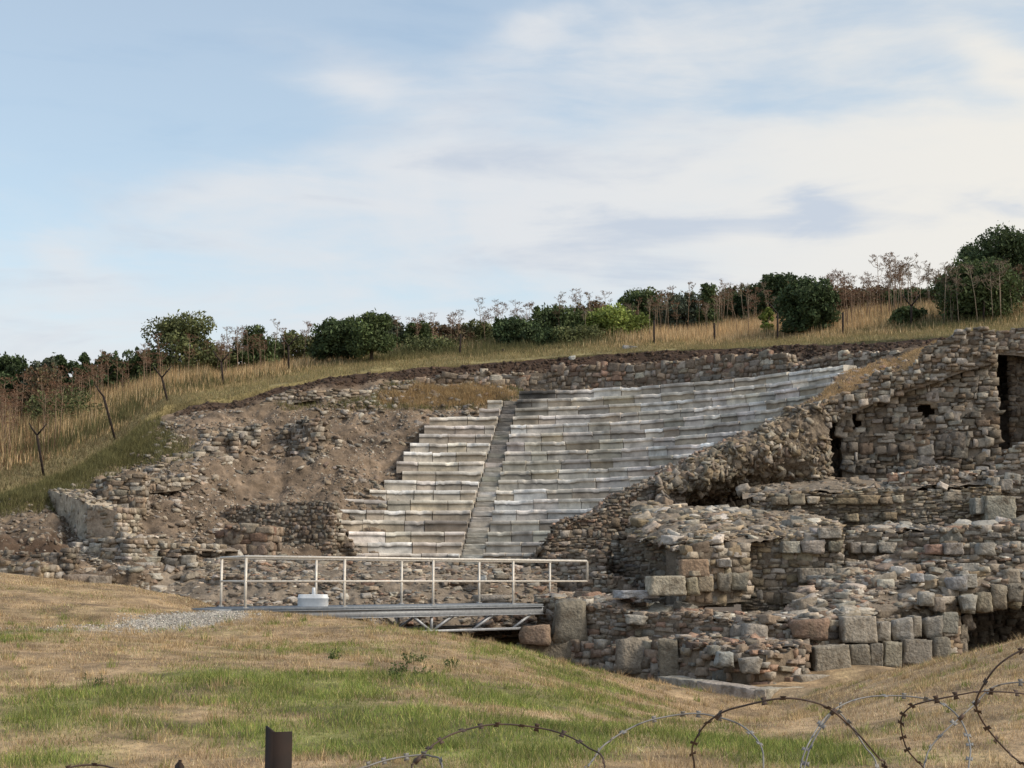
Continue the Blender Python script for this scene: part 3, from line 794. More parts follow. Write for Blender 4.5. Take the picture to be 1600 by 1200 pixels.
def seat_row(i, a0, a1, seed, dark=None, tan_p=.3):
    r = np.random.default_rng(seed); mb = MB()
    R = R0 + TREAD * i; zt = Z0 + RISE * i; zb = zt - RISE - .06
    a = a0
    while a < a1 - .004:
        l = r.uniform(.6, 1.6) / R; e = min(a + l, a1)
        if a1 - e < .3 / R: e = a1
        k = max(4, int((e - a) * R / .06)); aa = np.linspace(a + .012 / R, e - .012 / R, k)
        sh = r.normal(0, .02); dz = r.normal(0, .009); tilt = r.normal(0, .009)
        broken = r.random() < .5
        s = seed * 1.7 + a * 9
        nz = fbm(np.stack([aa * R * 2.1, aa * 0 + s, aa * 0], -1), 4, seed)
        n2 = fbm(np.stack([aa * R * 1.1, aa * 0 + s + 40, aa * 0], -1), 3, seed + 5)
        lip = sstep(.22, .42, n2 * 1.2 + (.10 if broken else -.08))        # where the nosing has broken away
        chip = sstep(.38, .55, nz) * .04
        deep = r.uniform(.025, .065)
        zz = zt + dz + tilt * (aa - aa.mean()) * R - chip * .7
        prof = []
        for t in range(k):
            q = lip[t]; j = nz[t] * .006
            lb = .115 + .012 * n2[t]
            prof.append([(.66, zz[t]), (.25, zz[t] + j), (.05 + q * .05, zz[t] + j * .5), (-.035 + q * .06 + j, zz[t] - .012 - .02 * q), (-.038 + q * .058 - j, zz[t] - lb),
                         (-.02 + q * .05, zz[t] - lb - .018), (deep * (1 - q) + .03 * q, zz[t] - lb - .022), (deep * .9 * (1 - q) + .03 * q, zz[t] - lb - .045), (deep * .7 * (1 - q) + .025 * q + j, zz[t] - lb - .1), (.02 + j, zb + .05), (.018, zb)])
        prof = np.array(prof); ra = R + prof[..., 0] + sh
        G = np.stack([CX + ra * np.sin(aa)[:, None], CY + ra * np.cos(aa)[:, None], prof[..., 1]], -1)
        base = np.array([.55, .51, .455]) * np.exp(r.normal(0, .12)) * np.array([1, 1 + r.normal(0, .012), 1 + r.normal(0, .03)])
        if r.random() < .16: base = np.array([.68, .665, .635]) * r.uniform(.9, 1.1)
        if r.random() < .10: base *= .7
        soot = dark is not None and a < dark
        stain = 1 + .30 * fbm(G * 1.6, 5, seed + 2)[..., None]
        C = np.broadcast_to(base, G.shape) * stain
        C = C.copy(); tanf = np.array([.80, .74, .66]) if r.random() < tan_p else np.array([.93, .92, .90])
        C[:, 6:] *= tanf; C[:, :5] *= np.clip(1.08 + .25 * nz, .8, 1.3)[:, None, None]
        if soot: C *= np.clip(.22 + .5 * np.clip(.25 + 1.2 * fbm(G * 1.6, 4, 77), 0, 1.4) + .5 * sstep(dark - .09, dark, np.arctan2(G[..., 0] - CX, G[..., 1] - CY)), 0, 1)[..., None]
        # shadow line under the nosing, painted into the colour with a ragged edge
        nosing_shade = np.clip(.55 + .8 * n2, 0, 1)[:, None, None]
        C[:, 5:8] *= (1 - .72 * nosing_shade); C[:, 8:9] *= (1 - .15 * nosing_shade)
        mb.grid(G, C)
        for G1 in (G[0], G[-1]):
            m = np.vstack([G1, [[*polar(R + .66, aa[0] if G1 is G[0] else aa[-1]), zb]]])
            nn = len(m); mb.add(np.vstack([m, m.mean(0)]), None, [(nn, q, (q + 1) % nn) for q in range(nn)], base * .95)
        a = e
    return mb.build('seat_row', M_MARBLE, cavea)
for i in range(18):
    R = R0 + TREAD * i; sa, hw = stair_az(i), stair_w(i) / 2 / R
    if i < 17:
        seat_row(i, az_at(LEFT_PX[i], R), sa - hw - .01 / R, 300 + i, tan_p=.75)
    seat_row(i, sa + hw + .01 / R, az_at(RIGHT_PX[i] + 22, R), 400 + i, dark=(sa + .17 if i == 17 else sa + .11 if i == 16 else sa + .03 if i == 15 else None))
stair = bpy.data.objects.new('stair_flight', None); COL.objects.link(stair); stair.parent = cavea
for i in range(17):
    for hlf in (0, 1):
        R = R0 + TREAD * (i - .5 + hlf * .5) + .26; zt = Z0 + RISE * (i - .5 + hlf * .5) - .02; sa, hw = stair_az(i), stair_w(i) / 2
        mb = MB(); p = polar(R + .25, sa); t = np.array([cos(sa), -sin(sa), 0]); nn = np.array([sin(sa), cos(sa), 0])
        c = np.array([[p[0], p[1], zt - .12]]) + RNG.normal(0, .006, (1, 3))
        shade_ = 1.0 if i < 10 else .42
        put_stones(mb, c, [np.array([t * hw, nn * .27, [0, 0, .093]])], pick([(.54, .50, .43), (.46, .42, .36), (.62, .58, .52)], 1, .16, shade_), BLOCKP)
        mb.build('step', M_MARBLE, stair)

# loose marble by the lowest seats
def single(name, label, cat, spec, mat=None, group=None, protos=BLOCKP, tones=T_PALE, **kw):
    mb = MB(); block(mb, *spec, tones=tones, protos=protos, **kw)
    return tag(mb.build(name, mat or M_BLOCK), label, cat, group)
single('fallen_slab', 'pale marble slab leaning at the lower left corner of the theatre seats', 'stone slab', (524, 548, 853, 877, 53.2, .5), M_MARBLE, yaw=.1, roll=.55, tones=[(.45, .44, .42)])
single('marble_block', 'small squared marble block at the left end of the lowest seat tier', 'stone block', (548, 572, 866, 879, 53.0, .5), M_MARBLE, tones=[(.42, .40, .36)])

# ================================================================== walls
def wall_thing(name, label, cat, *ws, mat=None, group=None, extra=()):
    mb = MB()
    for ctrl, kw in ws: wall(mb, ctrl, **kw)
    for f in extra: f(mb)
    return tag(mb.build(name, mat or M_STONE), label, cat, group)
def slope_fill(cols, nu, nv, count, size=(.04, .16), tones=T_RUB, amp=.1, seed=0, shade=1., flat=.45, base=MORTAR, pw=2.2, tilt=.4):
    def f(mb):
        G, n = patch_grid(cols, nu, nv, amp, 1.8, seed, 4)
        mb.grid(G, np.asarray(base) * (1 + .3 * fbm(G * 2.3, 3, seed + 1))[..., None] * shade)
        m = np.clip(.55 + 1.1 * fbm(G * 1.3, 3, seed + 70), .06, 1.5)
        scatter(mb, G, n, int(count * 1.45), (size[0] * .55, size[1] * .78), tones, flat * .75, m, seed, shade, tilt * .5, pw=pw + 1.6, bed=.75, sink=.58)
        scatter(mb, G, n, int(count * .06) + 2, (size[1] * .75, size[1] * 1.45), tones + T_PALE, flat * 1.1, m, seed + 300, shade, tilt * .6, PROTO2, .55, 1.6, .7)
    return f

# --- upper terrace wall behind the top seats
wall_thing('terrace_wall', 'long low rubble wall behind the top row of seats, below the cut bank', 'stone wall',
    ([(618, 65.4, 597, 608), (700, 65.6, 587, 612), (800, 65.7, 580, 616), (850, 65.6, 577, 618), (950, 64.9, 569, 612), (1050, 63.9, 563, 606), (1150, 62.3, 557, 600), (1226, 60.9, 556, 598)],
     dict(thick=.8, course=(.13, .27), length=(.15, .5), tones=T_RED + T_RUB, seed=1, ragged=.10, depth=.3, topstones=.8)))
wall_thing('terrace_wall', 'short broken rubble wall right of the gap, above the right end of the seats', 'stone wall',
    ([(1234, 60.6, 572, 598), (1262, 60.0, 562, 596), (1300, 59.2, 556, 592), (1360, 58.2, 549, 582), (1425, 57.2, 546, 570)],
     dict(thick=.8, course=(.1, .2), length=(.14, .4), tones=T_RED + T_RUB, seed=2, ragged=.14)))

# --- right: the retaining wall that ends the seats, its vault, and the big gallery wall
EDGE = [(826, 880, 53.6), (870, 832, 53.9), (930, 792, 54.1), (1000, 752, 54.2), (1080, 714, 54.1), (1180, 672, 53.5), (1280, 617, 52.9), (1316, 582, 54.2), (1400, 558, 56.0), (1462, 538, 57.0)]
LOW = [(840, 872, 48.0), (868, 838, 48.1), (920, 811, 48.3), (985, 779, 48.6), (1060, 746, 49.1), (1150, 694, 49.7), (1262, 644, 50.9), (1330, 617, 51.7), (1400, 590, 52.2), (1470, 544, 52.6)]
END = []
def end_slope(mb):
    cols = [((e[0] + l[0]) / 2, None) for e, l in zip(EDGE, LOW)]
    rows = 22; nu = 190
    A = np.array([P(*l) for l in LOW]); B_ = np.array([P(*e) for e in EDGE])
    t = np.linspace(0, 1, nu); tk = np.linspace(0, 1, len(LOW))
    a = np.stack([np.interp(t, tk, A[:, k]) for k in range(3)], -1); b_ = np.stack([np.interp(t, tk, B_[:, k]) for k in range(3)], -1)
    s = np.linspace(0, 1, rows)[None, :, None]
    G = a[:, None] * (1 - s) + b_[:, None] * s
    n = np.zeros_like(G); n[..., 2] = .8; n[..., 1] = -.6
    G = G + n * (.14 * fbm(G * 1.5, 4, 61))[..., None]
    st = sstep(.52, .75, t)[:, None, None] * np.clip(.8 + .6 * fbm(G * 1.2, 3, 62), 0, 1)[..., None]
    mb.grid(G, np.array([.17, .125, .085]) * (1 - st) + np.array([.29, .195, .108]) * st)
    scatter(mb, G, n, 1500, (.02, .12), T_RED, .4, np.clip(1.15 - st[..., 0], .12, 1), 63, pw=3.5, bed=.5)
    END.append((G, n, st[..., 0]))
end_wall = wall_thing('retaining_wall', 'sloping rubble retaining wall cutting across the right end of the white seats', 'stone wall',
    ([(829, 48.8, 872, 915), (845, 48.0, 845, 915), (872, 48.0, 820, 915), (920, 48.2, 800, 910), (985, 48.4, 770, 905), (1045, 48.6, 748, 900), (1075, 48.8, 748, 895)],
     dict(thick=1.2, course=(.06, .14), length=(.1, .3), tones=T_RUB + T_RED, seed=3, ragged=.16, lean=.05, depth=.2, shade=.88, ends=(1, 0))),
    extra=[end_slope])
# collapsed vault: its broken underside hangs over a dark hollow
def vault(mb):
    cols = []
    for px, yt, ym, yb, Dt, Dm, Db in [(1030, 752, 775, 800, 48.4, 48.3, 48.5), (1048, 742, 768, 778, 48.7, 48.5, 50.4), (1100, 718, 752, 776, 48.9, 48.6, 51.2), (1150, 690, 735, 764, 49.2, 48.9, 51.3), (1200, 664, 715, 752, 49.6, 49.2, 50.6),
                                       (1250, 641, 695, 748, 49.9, 49.6, 50.2), (1280, 636, 680, 748, 50.2, 50.0, 50.0), (1296, 652, 700, 760, 50.5, 50.3, 50.2)]:
        cols.append((px, [(yb, Db), ((ym + yb) / 2 + 4, (Dm * .65 + Db * .35)), (ym, Dm), ((yt + ym) / 2, (Dt + Dm) / 2 - .1), (yt, Dt), (yt - 4, Dt + .7)]))
    G, n = patch_grid(cols, 190, 80, .14, 2.2, 71, 6)
    mb.grid(G, np.array([.175, .142, .108]) * (1 + .4 * fbm(G * 2, 4, 72))[..., None])
    scatter(mb, G, n, 4200, (.02, .15), T_RUB + T_TAN, .28, np.clip(.6 + fbm(G * 1.2, 3, 74), .05, 1.5), 73, .85, .4, pw=3.2, sink=.68, bed=.3)
mb = MB(); vault(mb)
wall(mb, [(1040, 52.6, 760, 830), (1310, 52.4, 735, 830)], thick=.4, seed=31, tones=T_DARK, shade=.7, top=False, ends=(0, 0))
tag(mb.build('broken_vault', M_STONE), 'broken rubble vault overhanging a dark hollow, right of the seats', 'ruined vault')

gal = empty('gallery_wall', P(1440, 760, 51), 'tall stone gallery wall with dark beam holes under a sloping rubble crest', 'stone wall')
mb = MB()
wall(mb, [(1316, 51.9, 628, 800), (1370, 51.8, 606, 800), (1420, 51.6, 590, 800), (1462, 51.4, 560, 800), (1500, 51.2, 545, 800), (1556, 51.0, 545, 800)],
     thick=1.6, course=(.12, .27), length=(.16, .5), tones=T_DARK + T_RUB[:3] + T_PALE[5:], seed=4, rec=.09, over=5., fill=.9, holes=[(1446, 641, 16, 10), (1336, 662, 8, 16), (1297, 694, 12, 16)], ragged=.08, depth=.3, ends=(0, 1), jitter=.05, shade=1.0, big=.14, gap=.88)
mb.build('wall', M_STONE, gal)
mb = MB()
wall(mb, [(1276, 51.4, 640, 668), (1316, 51.4, 614, 646), (1370, 51.3, 589, 622), (1420, 51.2, 570, 604), (1462, 51.0, 528, 590), (1500, 50.8, 520, 575), (1548, 50.7, 518, 562)],
     thick=2.4, course=(.08, .2), length=(.14, .42), tones=T_RUB, seed=5, ragged=.16, ends=(1, 1), depth=.34, jitter=.09, topstones=1.3, over=3.5)
mb.build('crest', M_STONE, gal)
mb = MB()
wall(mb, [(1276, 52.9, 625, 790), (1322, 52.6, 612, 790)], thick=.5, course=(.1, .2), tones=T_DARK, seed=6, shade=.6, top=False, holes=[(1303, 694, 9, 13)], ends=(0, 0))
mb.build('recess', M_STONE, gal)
# a tall dark passage, then the wall beyond it
far = empty('gallery_wall', P(1600, 760, 53), 'dark tall wall at the right edge beyond a narrow black passage', 'stone wall')
mb = MB()
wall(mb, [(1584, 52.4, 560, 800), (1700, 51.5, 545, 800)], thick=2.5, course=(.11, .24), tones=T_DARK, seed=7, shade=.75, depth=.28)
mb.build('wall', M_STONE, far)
mb = MB()
wall(mb, [(1538, 51.9, 517, 546), (1580, 51.7, 516, 548), (1700, 51.0, 512, 562)], thick=3.5, course=(.1, .2), tones=T_RUB + T_PALE[:1], seed=8, ragged=.1, depth=.3)
mb.build('crest', M_STONE, far)
mb = MB()
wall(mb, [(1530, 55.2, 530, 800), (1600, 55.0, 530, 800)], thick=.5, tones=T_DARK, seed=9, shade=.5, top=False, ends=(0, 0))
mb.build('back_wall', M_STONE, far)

# --- right: middle walls
mid = empty('cross_wall', P(1350, 850, 44.5), 'long wall of thin brown courses with squared blocks, below the tall gallery wall', 'stone wall')
mb = MB()
wall(mb, [(1150, 45.4, 796, 880), (1200, 45.3, 772, 880), (1290, 45.1, 768, 880), (1400, 44.9, 766, 880), (1560, 44.5, 760, 880)], thick=1.0, course=(.05, .11), length=(.12, .36), tones=T_TAN + T_RUB[:2], seed=10, ragged=.05, depth=.22, big=.1, shade=.9)
slope_fill([(1160, [(775, 45.4), (765, 50)]), (1290, [(768, 45.2), (750, 50)]), (1400, [(766, 45), (752, 50)]), (1560, [(760, 44.6), (745, 50)])], 80, 30, 500, seed=11)(mb)
mb.build('wall', M_STONE, mid)
for x0, x1, y0, y1 in [(1208, 1232, 776, 788), (1234, 1258, 772, 788), (1262, 1280, 776, 787), (1302, 1346, 778, 788), (1344, 1374, 774, 788), (1376, 1396, 777, 787), (1396, 1412, 774, 785), (1476, 1508, 768, 784), (1510, 1530, 766, 783), (1380, 1402, 800, 812), (1322, 1342, 803, 815)]:
    mb = MB(); block(mb, x0, x1, y0, y1, 44.95 - (x0 - 1200) / 900, .3, tones=T_TAN, protos=PROTO2, shade=1.05); mb.build('squared_block', M_BLOCK, mid)
wall_thing('rubble_wall', 'low heap of pale rubble masonry standing before the foot of the gallery wall', 'stone wall',
    ([(1392, 46.6, 740, 775), (1420, 46.4, 731, 772), (1480, 46.2, 727, 770), (1520, 46.2, 733, 770), (1548, 46.4, 745, 770)], dict(thick=1.2, course=(.07, .16), length=(.12, .4), tones=T_RED + T_PALE[:2], seed=12, ragged=.14)))
wall_thing('rubble_wall', 'high rubble pier at the right edge above the big squared block', 'stone wall',
    ([(1562, 45.6, 712, 790), (1580, 45.4, 698, 790), (1660, 45, 690, 790)], dict(thick=1.2, course=(.08, .18), length=(.14, .4), tones=T_RUB + T_PALE[:2], seed=13, ragged=.16)))
single('stone_block', 'big pale squared block on the wall at the right edge, below the rubble pier', 'stone block', (1540, 1588, 775, 813, 44.0, .8), tones=[(.36, .325, .27)], yaw=-.05)
single('stone_block', 'narrow grey block touching the left side of the big pale squared block', 'stone block', (1523, 1541, 778, 803, 44.1, .6), tones=[(.27, .25, .22)])
single('stone_block', 'rounded pale boulder beneath the rubble pier at the right edge', 'boulder', (1548, 1563, 746, 767, 44.9, .5), tones=[(.34, .31, .27)], protos=PROTO2)
single('stone_block', 'flat pale block beside the rounded boulder beneath the rubble pier', 'stone block', (1564, 1582, 749, 766, 44.8, .5), tones=[(.31, .28, .24)])

pier = empty('corner_pier', P(1240, 930, 41), 'L shaped wall with a pale squared corner stone, between bridge and rear walls', 'stone wall')
mb = MB()
wall(mb, [(1060, 39.8, 872, 940), (1074, 39.4, 857, 940), (1110, 39.6, 852, 936), (1168, 40.0, 848, 930)], thick=1.4, course=(.12, .26), length=(.16, .42), tones=T_TAN + T_RUB, seed=14, ragged=.08, depth=.3, ends=(1, 1))
wall(mb, [(1166, 41.4, 842, 972), (1240, 41.2, 838, 970), (1312, 41.0, 832, 965)], thick=1.0, course=(.07, .19), length=(.12, .45), tones=T_TAN + T_RUB[:3], seed=15, ragged=.05, depth=.26, big=.15, shade=.95)
slope_fill([(985, [(845, 44), (800, 46.5), (785, 48)]), (1040, [(850, 41.5), (805, 44.5), (788, 47.5)]), (1110, [(850, 40.2), (812, 43.6), (795, 46)]), (1168, [(846, 40.6), (806, 43.8), (796, 45.3)]), (1240, [(838, 41.4), (812, 43.8), (795, 45.2)]), (1315, [(834, 41.2), (828, 42), (820, 43)])], 130, 50, 1500, (.04, .17), T_RUB + T_TAN, seed=16, tilt=.35, flat=.4)(mb)
wall(mb, [(960, 45.5, 838, 935), (1010, 44.4, 835, 935), (1062, 43.4, 838, 935)], thick=.6, course=(.06, .14), tones=T_RUB, seed=17, shade=.85, lean=.08)
mb.build('wall', M_STONE, pier)
for x0, x1, y0, y1, D, tn in [(1281, 1315, 825, 841, 40.8, (.40, .37, .31)), (1254, 1289, 845, 864, 40.85, (.37, .34, .29)), (1222, 1251, 846, 864, 40.9, (.36, .33, .285)), (1250, 1302, 888, 911, 40.8, (.33, .29, .235)), (1223, 1252, 927, 944, 40.9, (.27, .23, .17)), (1252, 1272, 915, 926, 40.9, (.25, .22, .17)), (1296, 1315, 846, 862, 40.8, (.25, .22, .17)), (1300, 1316, 884, 905, 40.8, (.27, .24, .19)),
                              (1063, 1108, 874, 901, 39.3, (.33, .235, .16)), (1091, 1115, 900, 924, 39.3, (.34, .28, .2)), (1122, 1142, 896, 924, 39.5, (.30, .265, .21)), (1142, 1168, 896, 922, 39.65, (.28, .25, .2)), (1124, 1143, 874, 886, 39.5, (.36, .33, .29))]:
    mb = MB(); block(mb, x0, x1, y0, y1, D, .4, tones=[tn], protos=PROTO2 if RNG.random() < .6 else BLOCKP, var=.05); mb.build('squared_block', M_BLOCK, pier)
single('stone_block', 'long pale squared block on the ground before the corner pier', 'stone block', (1016, 1073, 900, 930, 38.4, .7), tones=[(.41, .37, .29)], yaw=.12)
single('stone_block', 'upright tan stone leaning between the long pale block and the pier', 'boulder', (1074, 1092, 903, 930, 38.6, .4), tones=[(.33, .28, .2)], protos=PROTO2, roll=.12)
single('flat_slab', 'flat bluish grey slabs on the rubble at the right end of the bridge', 'stone slab', (970, 1030, 923, 935, 38.6, 1.3), tones=[(.36, .37, .38)], yaw=.1)

# --- right: stepped wall by the arch opening
step_ = empty('stepped_wall', P(1450, 920, 41), 'wide wall stepping down in rubble tiers with a pale block course, right side', 'stone wall')
mb = MB()
wall(mb, [(1328, 42.0, 832, 920), (1400, 41.6, 828, 915), (1480, 41.2, 826, 905), (1700, 40.6, 822, 905)], thick=1.2, course=(.09, .2), length=(.14, .42), tones=T_RUB + T_PALE[:3], seed=18, ragged=.08)
wall(mb, [(1405, 40.4, 866, 935), (1470, 40.0, 858, 932), (1700, 39.2, 845, 930)], thick=1.0, course=(.1, .2), length=(.14, .4), tones=T_RUB + T_PALE[:4], seed=19, ragged=.1)
slope_fill([(1225, [(965, 36.8), (955, 38)]), (1280, [(962, 36.6), (925, 39), (905, 41)]), (1330, [(955, 36.9), (915, 39), (880, 41.5)]), (1420, [(948, 37.6), (905, 39.3), (862, 40.8)]), (1500, [(925, 38.6), (885, 39.6), (860, 40.4)]), (1640, [(905, 38.8), (880, 39.4), (850, 40)])] if False else [(1225, [(978, 36.9), (955, 38)]), (1280, [(985, 36.9), (962, 36.8), (925, 39), (905, 41)]), (1330, [(985, 37.3), (957, 37.0), (915, 39), (880, 41.5)]), (1420, [(980, 37.9), (950, 37.7), (905, 39.3), (862, 40.8)]), (1500, [(950, 38.9), (925, 38.6), (885, 39.6), (860, 40.4)]), (1640, [(905, 38.8), (880, 39.4), (850, 40)])], 150, 50, 1700, (.04, .19), T_RED + T_PALE, seed=20, tilt=.3, flat=.38)(mb)
slope_fill([(1330, [(834, 42), (822, 43.5)]), (1420, [(829, 41.7), (820, 43.4)]), (1500, [(827, 41.3), (820, 43.3)]), (1700, [(822, 40.8), (812, 43)])], 80, 20, 500, (.05, .2), T_RED + T_PALE, seed=21, flat=.4)(mb)
wall(mb, [(1480, 38.6, 905, 968), (1510, 38.9, 890, 950), (1560, 39.2, 880, 940), (1700, 39.6, 870, 930)], thick=1.0, course=(.12, .26), length=(.18, .45), tones=T_RUB + T_TAN, seed=22, depth=.3, ragged=.1)
mb.build('wall', M_STONE, step_)
for x0, x1, y0, y1, D, tn in [(1330, 1346, 847, 864, 41.6, (.37, .345, .30)), (1348, 1372, 850, 864, 41.5, (.34, .31, .265)), (1374, 1400, 848, 864, 41.4, (.33, .30, .255)), (1477, 1506, 848, 866, 39.7, (.28, .26, .23)), (1449, 1474, 851, 866, 39.8, (.33, .225, .17)), (1476, 1504, 849, 866, 39.75, (.30, .28, .25)), (1529, 1556, 848, 868, 39.5, (.27, .255, .23)), (1498, 1530, 880, 895, 39.2, (.34, .32, .29)),
                              (1527, 1550, 926, 955, 38.5, (.29, .25, .19)), (1551, 1574, 914, 950, 38.6, (.27, .235, .18)), (1570, 1594, 890, 912, 38.8, (.33, .29, .23)), (1575, 1600, 912, 940, 38.7, (.24, .21, .17)), (1502, 1526, 930, 958, 38.4, (.32, .30, .26)), (1482, 1512, 902, 922, 38.3, (.27, .265, .26)), (1430, 1444, 896, 909, 38.4, (.42, .42, .42)), (1502, 1528, 897, 918, 38.5, (.34, .32, .29))]:
    mb = MB(); block(mb, x0, x1, y0, y1, D, .5, tones=[tn], protos=PROTO2 if RNG.random() < .5 else BLOCKP, var=.05); mb.build('squared_block', M_BLOCK, step_)

# --- right foreground: front wall, its footing and the arched opening
front = empty('front_wall', P(1150, 1050, 36), 'broad low front wall of rubble and large blocks from bridge to arched opening', 'stone wall')
mb = MB()
wall(mb, [(842, 40.2, 940, 1012), (880, 39.6, 938, 1015), (960, 38.6, 950, 1025), (1040, 37.8, 962, 1025), (1120, 37.2, 967, 1020), (1200, 36.6, 970, 1020), (1268, 36.1, 970, 1020)],
     thick=1.0, course=(.06, .17), length=(.12, .38), tones=T_RED + T_RUB, seed=23, ragged=.12, depth=.25, lean=.05, topstones=1.3)
wall(mb, [(890, 39.0, 1003, 1040), (960, 38.0, 1005, 1052), (1032, 37.0, 1004, 1064)], thick=.8, course=(.09, .2), length=(.14, .4), tones=T_RUB + T_RED, seed=24, ragged=.08, lean=.05)
wall(mb, [(1032, 36.6, 1004, 1068), (1090, 35.2, 1004, 1078), (1150, 34.2, 1006, 1084), (1200, 33.8, 1012, 1084), (1240, 34.4, 1010, 1078), (1262, 35.0, 1008, 1068)],
     thick=1.2, course=(.08, .19), length=(.14, .42), tones=T_RUB + T_RED[:3], mortar=(.20, .158, .115), seed=25, ragged=.14, lean=.12, jitter=.05, fill=.5, over=1.2)
slope_fill([(1030, [(1006, 36.8), (1000, 37.6)]), (1100, [(1006, 35.4), (998, 37.2)]), (1180, [(1010, 34.4), (1000, 36.6)]), (1265, [(1010, 35.2), (1002, 36.1)])], 70, 24, 420, (.04, .16), T_RED, seed=26, flat=.4)(mb)
slope_fill([(840, [(942, 40.2), (928, 42.6)]), (900, [(942, 39.6), (930, 42)]), (980, [(956, 38.5), (938, 41)]), (1060, [(966, 37.7), (952, 40)]), (1140, [(970, 37.1), (957, 39.4)]), (1210, [(971, 36.6), (956, 38.8)]), (1290, [(970, 36.2), (955, 38.2)])], 150, 36, 1500, (.04, .17), T_RED + T_PALE, seed=27, tilt=.3, flat=.36)(mb)
wall(mb, [(1262, 36.1, 968, 1060), (1330, 36.6, 966, 1055), (1395, 37.2, 966, 1050), (1450, 37.8, 950, 1045), (1496, 38.4, 930, 1035)], thick=1.2, course=(.13, .28), length=(.2, .5), tones=T_RUB + T_TAN, seed=28, ragged=.06, depth=.35)
mb.build('wall', M_STONE, front)
for x0, x1, y0, y1, D, tn, pr in [
    (1316, 1371, 964, 1004, 36.1, (.34, .305, .25), 1), (1371, 1393, 972, 1003, 36.6, (.35, .32, .28), 2), (1396, 1427, 967, 1001, 36.8, (.33, .305, .265), 2), (1427, 1441, 963, 995, 37.0, (.28, .255, .22), 1), (1446, 1472, 965, 997, 37.2, (.29, .27, .235), 2), (1472, 1498, 957, 990, 37.5, (.255, .235, .205), 1),
    (1272, 1330, 1010, 1052, 35.3, (.285, .255, .205), 1), (1330, 1360, 1008, 1047, 35.8, (.25, .225, .18), 1), (1361, 1380, 1006, 1045, 36.1, (.235, .215, .18), 1), (1382, 1410, 1004, 1042, 36.3, (.27, .245, .195), 1), (1411, 1458, 1000, 1038, 36.6, (.225, .205, .175), 1), (1460, 1486, 997, 1030, 37.0, (.21, .19, .16), 2),
    (1438, 1460, 926, 946, 37.3, (.38, .36, .32), 2), (1460, 1478, 934, 955, 37.4, (.29, .26, .22), 2), (1504, 1526, 931, 954, 37.9, (.35, .33, .29), 2),
    (866, 918, 940, 1007, 39.0, (.265, .235, .185), 2), (812, 858, 978, 1007, 38.6, (.30, .215, .155), 2), (965, 1017, 999, 1050, 37.4, (.32, .275, .22), 2), (1030, 1060, 1000, 1062, 36.0, (.235, .205, .16), 1), (806, 905, 1003, 1036, 39.0, (.20, .165, .125), 2),
    (1165, 1200, 976, 1000, 36.2, (.31, .28, .24), 2), (1145, 1165, 978, 996, 36.5, (.28, .25, .22), 2), (1240, 1295, 969, 998, 35.9, (.235, .165, .125), 2), (1122, 1147, 1020, 1042, 33.9, (.36, .345, .32), 2), (1160, 1190, 1030, 1052, 33.3, (.29, .26, .22), 2), (1110, 1126, 1010, 1024, 34.4, (.33, .31, .27), 2),
    (978, 1010, 962, 976, 38.0, (.36, .33, .29), 2), (1100, 1114, 952, 962, 37.5, (.32, .23, .17), 2)]:
    mb = MB(); block(mb, x0, x1, y0, y1, D, .55, tones=[tn], protos=BLOCKP if pr == 1 else PROTO2, var=.06, roll=RNG.normal(0, .045), yaw=RNG.normal(0, .06)); mb.build('squared_block', M_BLOCK, front)
# reddish patches of brick rubble on the top
# low footing of flat slabs
def footing(pts, depth=.55, h=.42):
    for (x0, y0, D0), (x1, y1, D1) in zip(pts[:-1], pts[1:]):
        a, c = P(x0, y0, D0), P(x1, y1, D1)
        t = (c - a) / 2; L_ = np.linalg.norm(t); tt = t / L_; nn = np.array([tt[1], -tt[0], 0]); nn *= np.sign(-(nn[:2] @ a[:2])) or 1
        mb = MB(); put_stones(mb, [(a + c) / 2 - nn * depth / 2 - np.array([0, 0, h / 2])], [np.array([t * .985, nn * depth / 2, [0, 0, h / 2]])], pick([(.34, .31, .26), (.37, .335, .28)], 1, .06), BLOCKP)
        mb.build('footing_slab', M_BLOCK, front)
footing([(1028, 1056, 35.0), (1056, 1061, 34.2), (1088, 1064, 33.4), (1178, 1077, 32.2), (1196, 1078, 32.1)])
footing([(1199, 1077, 32.1), (1256, 1072, 33.6)], .5, .38)
footing([(1252, 1056, 34.2), (1302, 1054, 34.8), (1326, 1051, 35.1), (1352, 1049, 35.4), (1400, 1046, 35.9)], .5, .38)
# arched opening in the wing at the right edge: two jambs, an arch ring and a dark passage behind
arch = empty('arched_opening', P(1560, 1020, 38), 'low arched passage, black inside, at the right edge behind the grass bank', 'archway')
mb = MB()
for x0, x1, y0, y1, rl in [(1488, 1512, 1000, 1032, 0), (1496, 1513, 978, 1002, .12), (1506, 1522, 960, 984, .35)]: block(mb, x0, x1, y0, y1, 38.6, .6, tones=[(.24, .21, .165)], protos=PROTO2, roll=rl)
mb.build('arch_ring', M_BLOCK, arch)
mb = MB()
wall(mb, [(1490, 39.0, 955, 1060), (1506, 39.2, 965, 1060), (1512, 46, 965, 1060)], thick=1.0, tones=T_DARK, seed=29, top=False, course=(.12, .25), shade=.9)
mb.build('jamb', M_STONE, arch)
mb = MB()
wall(mb, [(1490, 46.4, 930, 1060), (1760, 46.4, 930, 1060)], thick=.4, tones=T_DARK, seed=30, top=False, shade=.5, ends=(0, 0))  # stone colour darkened to paint in the shade inside the passage
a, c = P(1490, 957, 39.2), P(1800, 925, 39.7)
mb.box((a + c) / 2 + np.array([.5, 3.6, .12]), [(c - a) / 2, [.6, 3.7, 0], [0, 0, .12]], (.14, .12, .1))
mb.build('passage', M_STONE, arch)

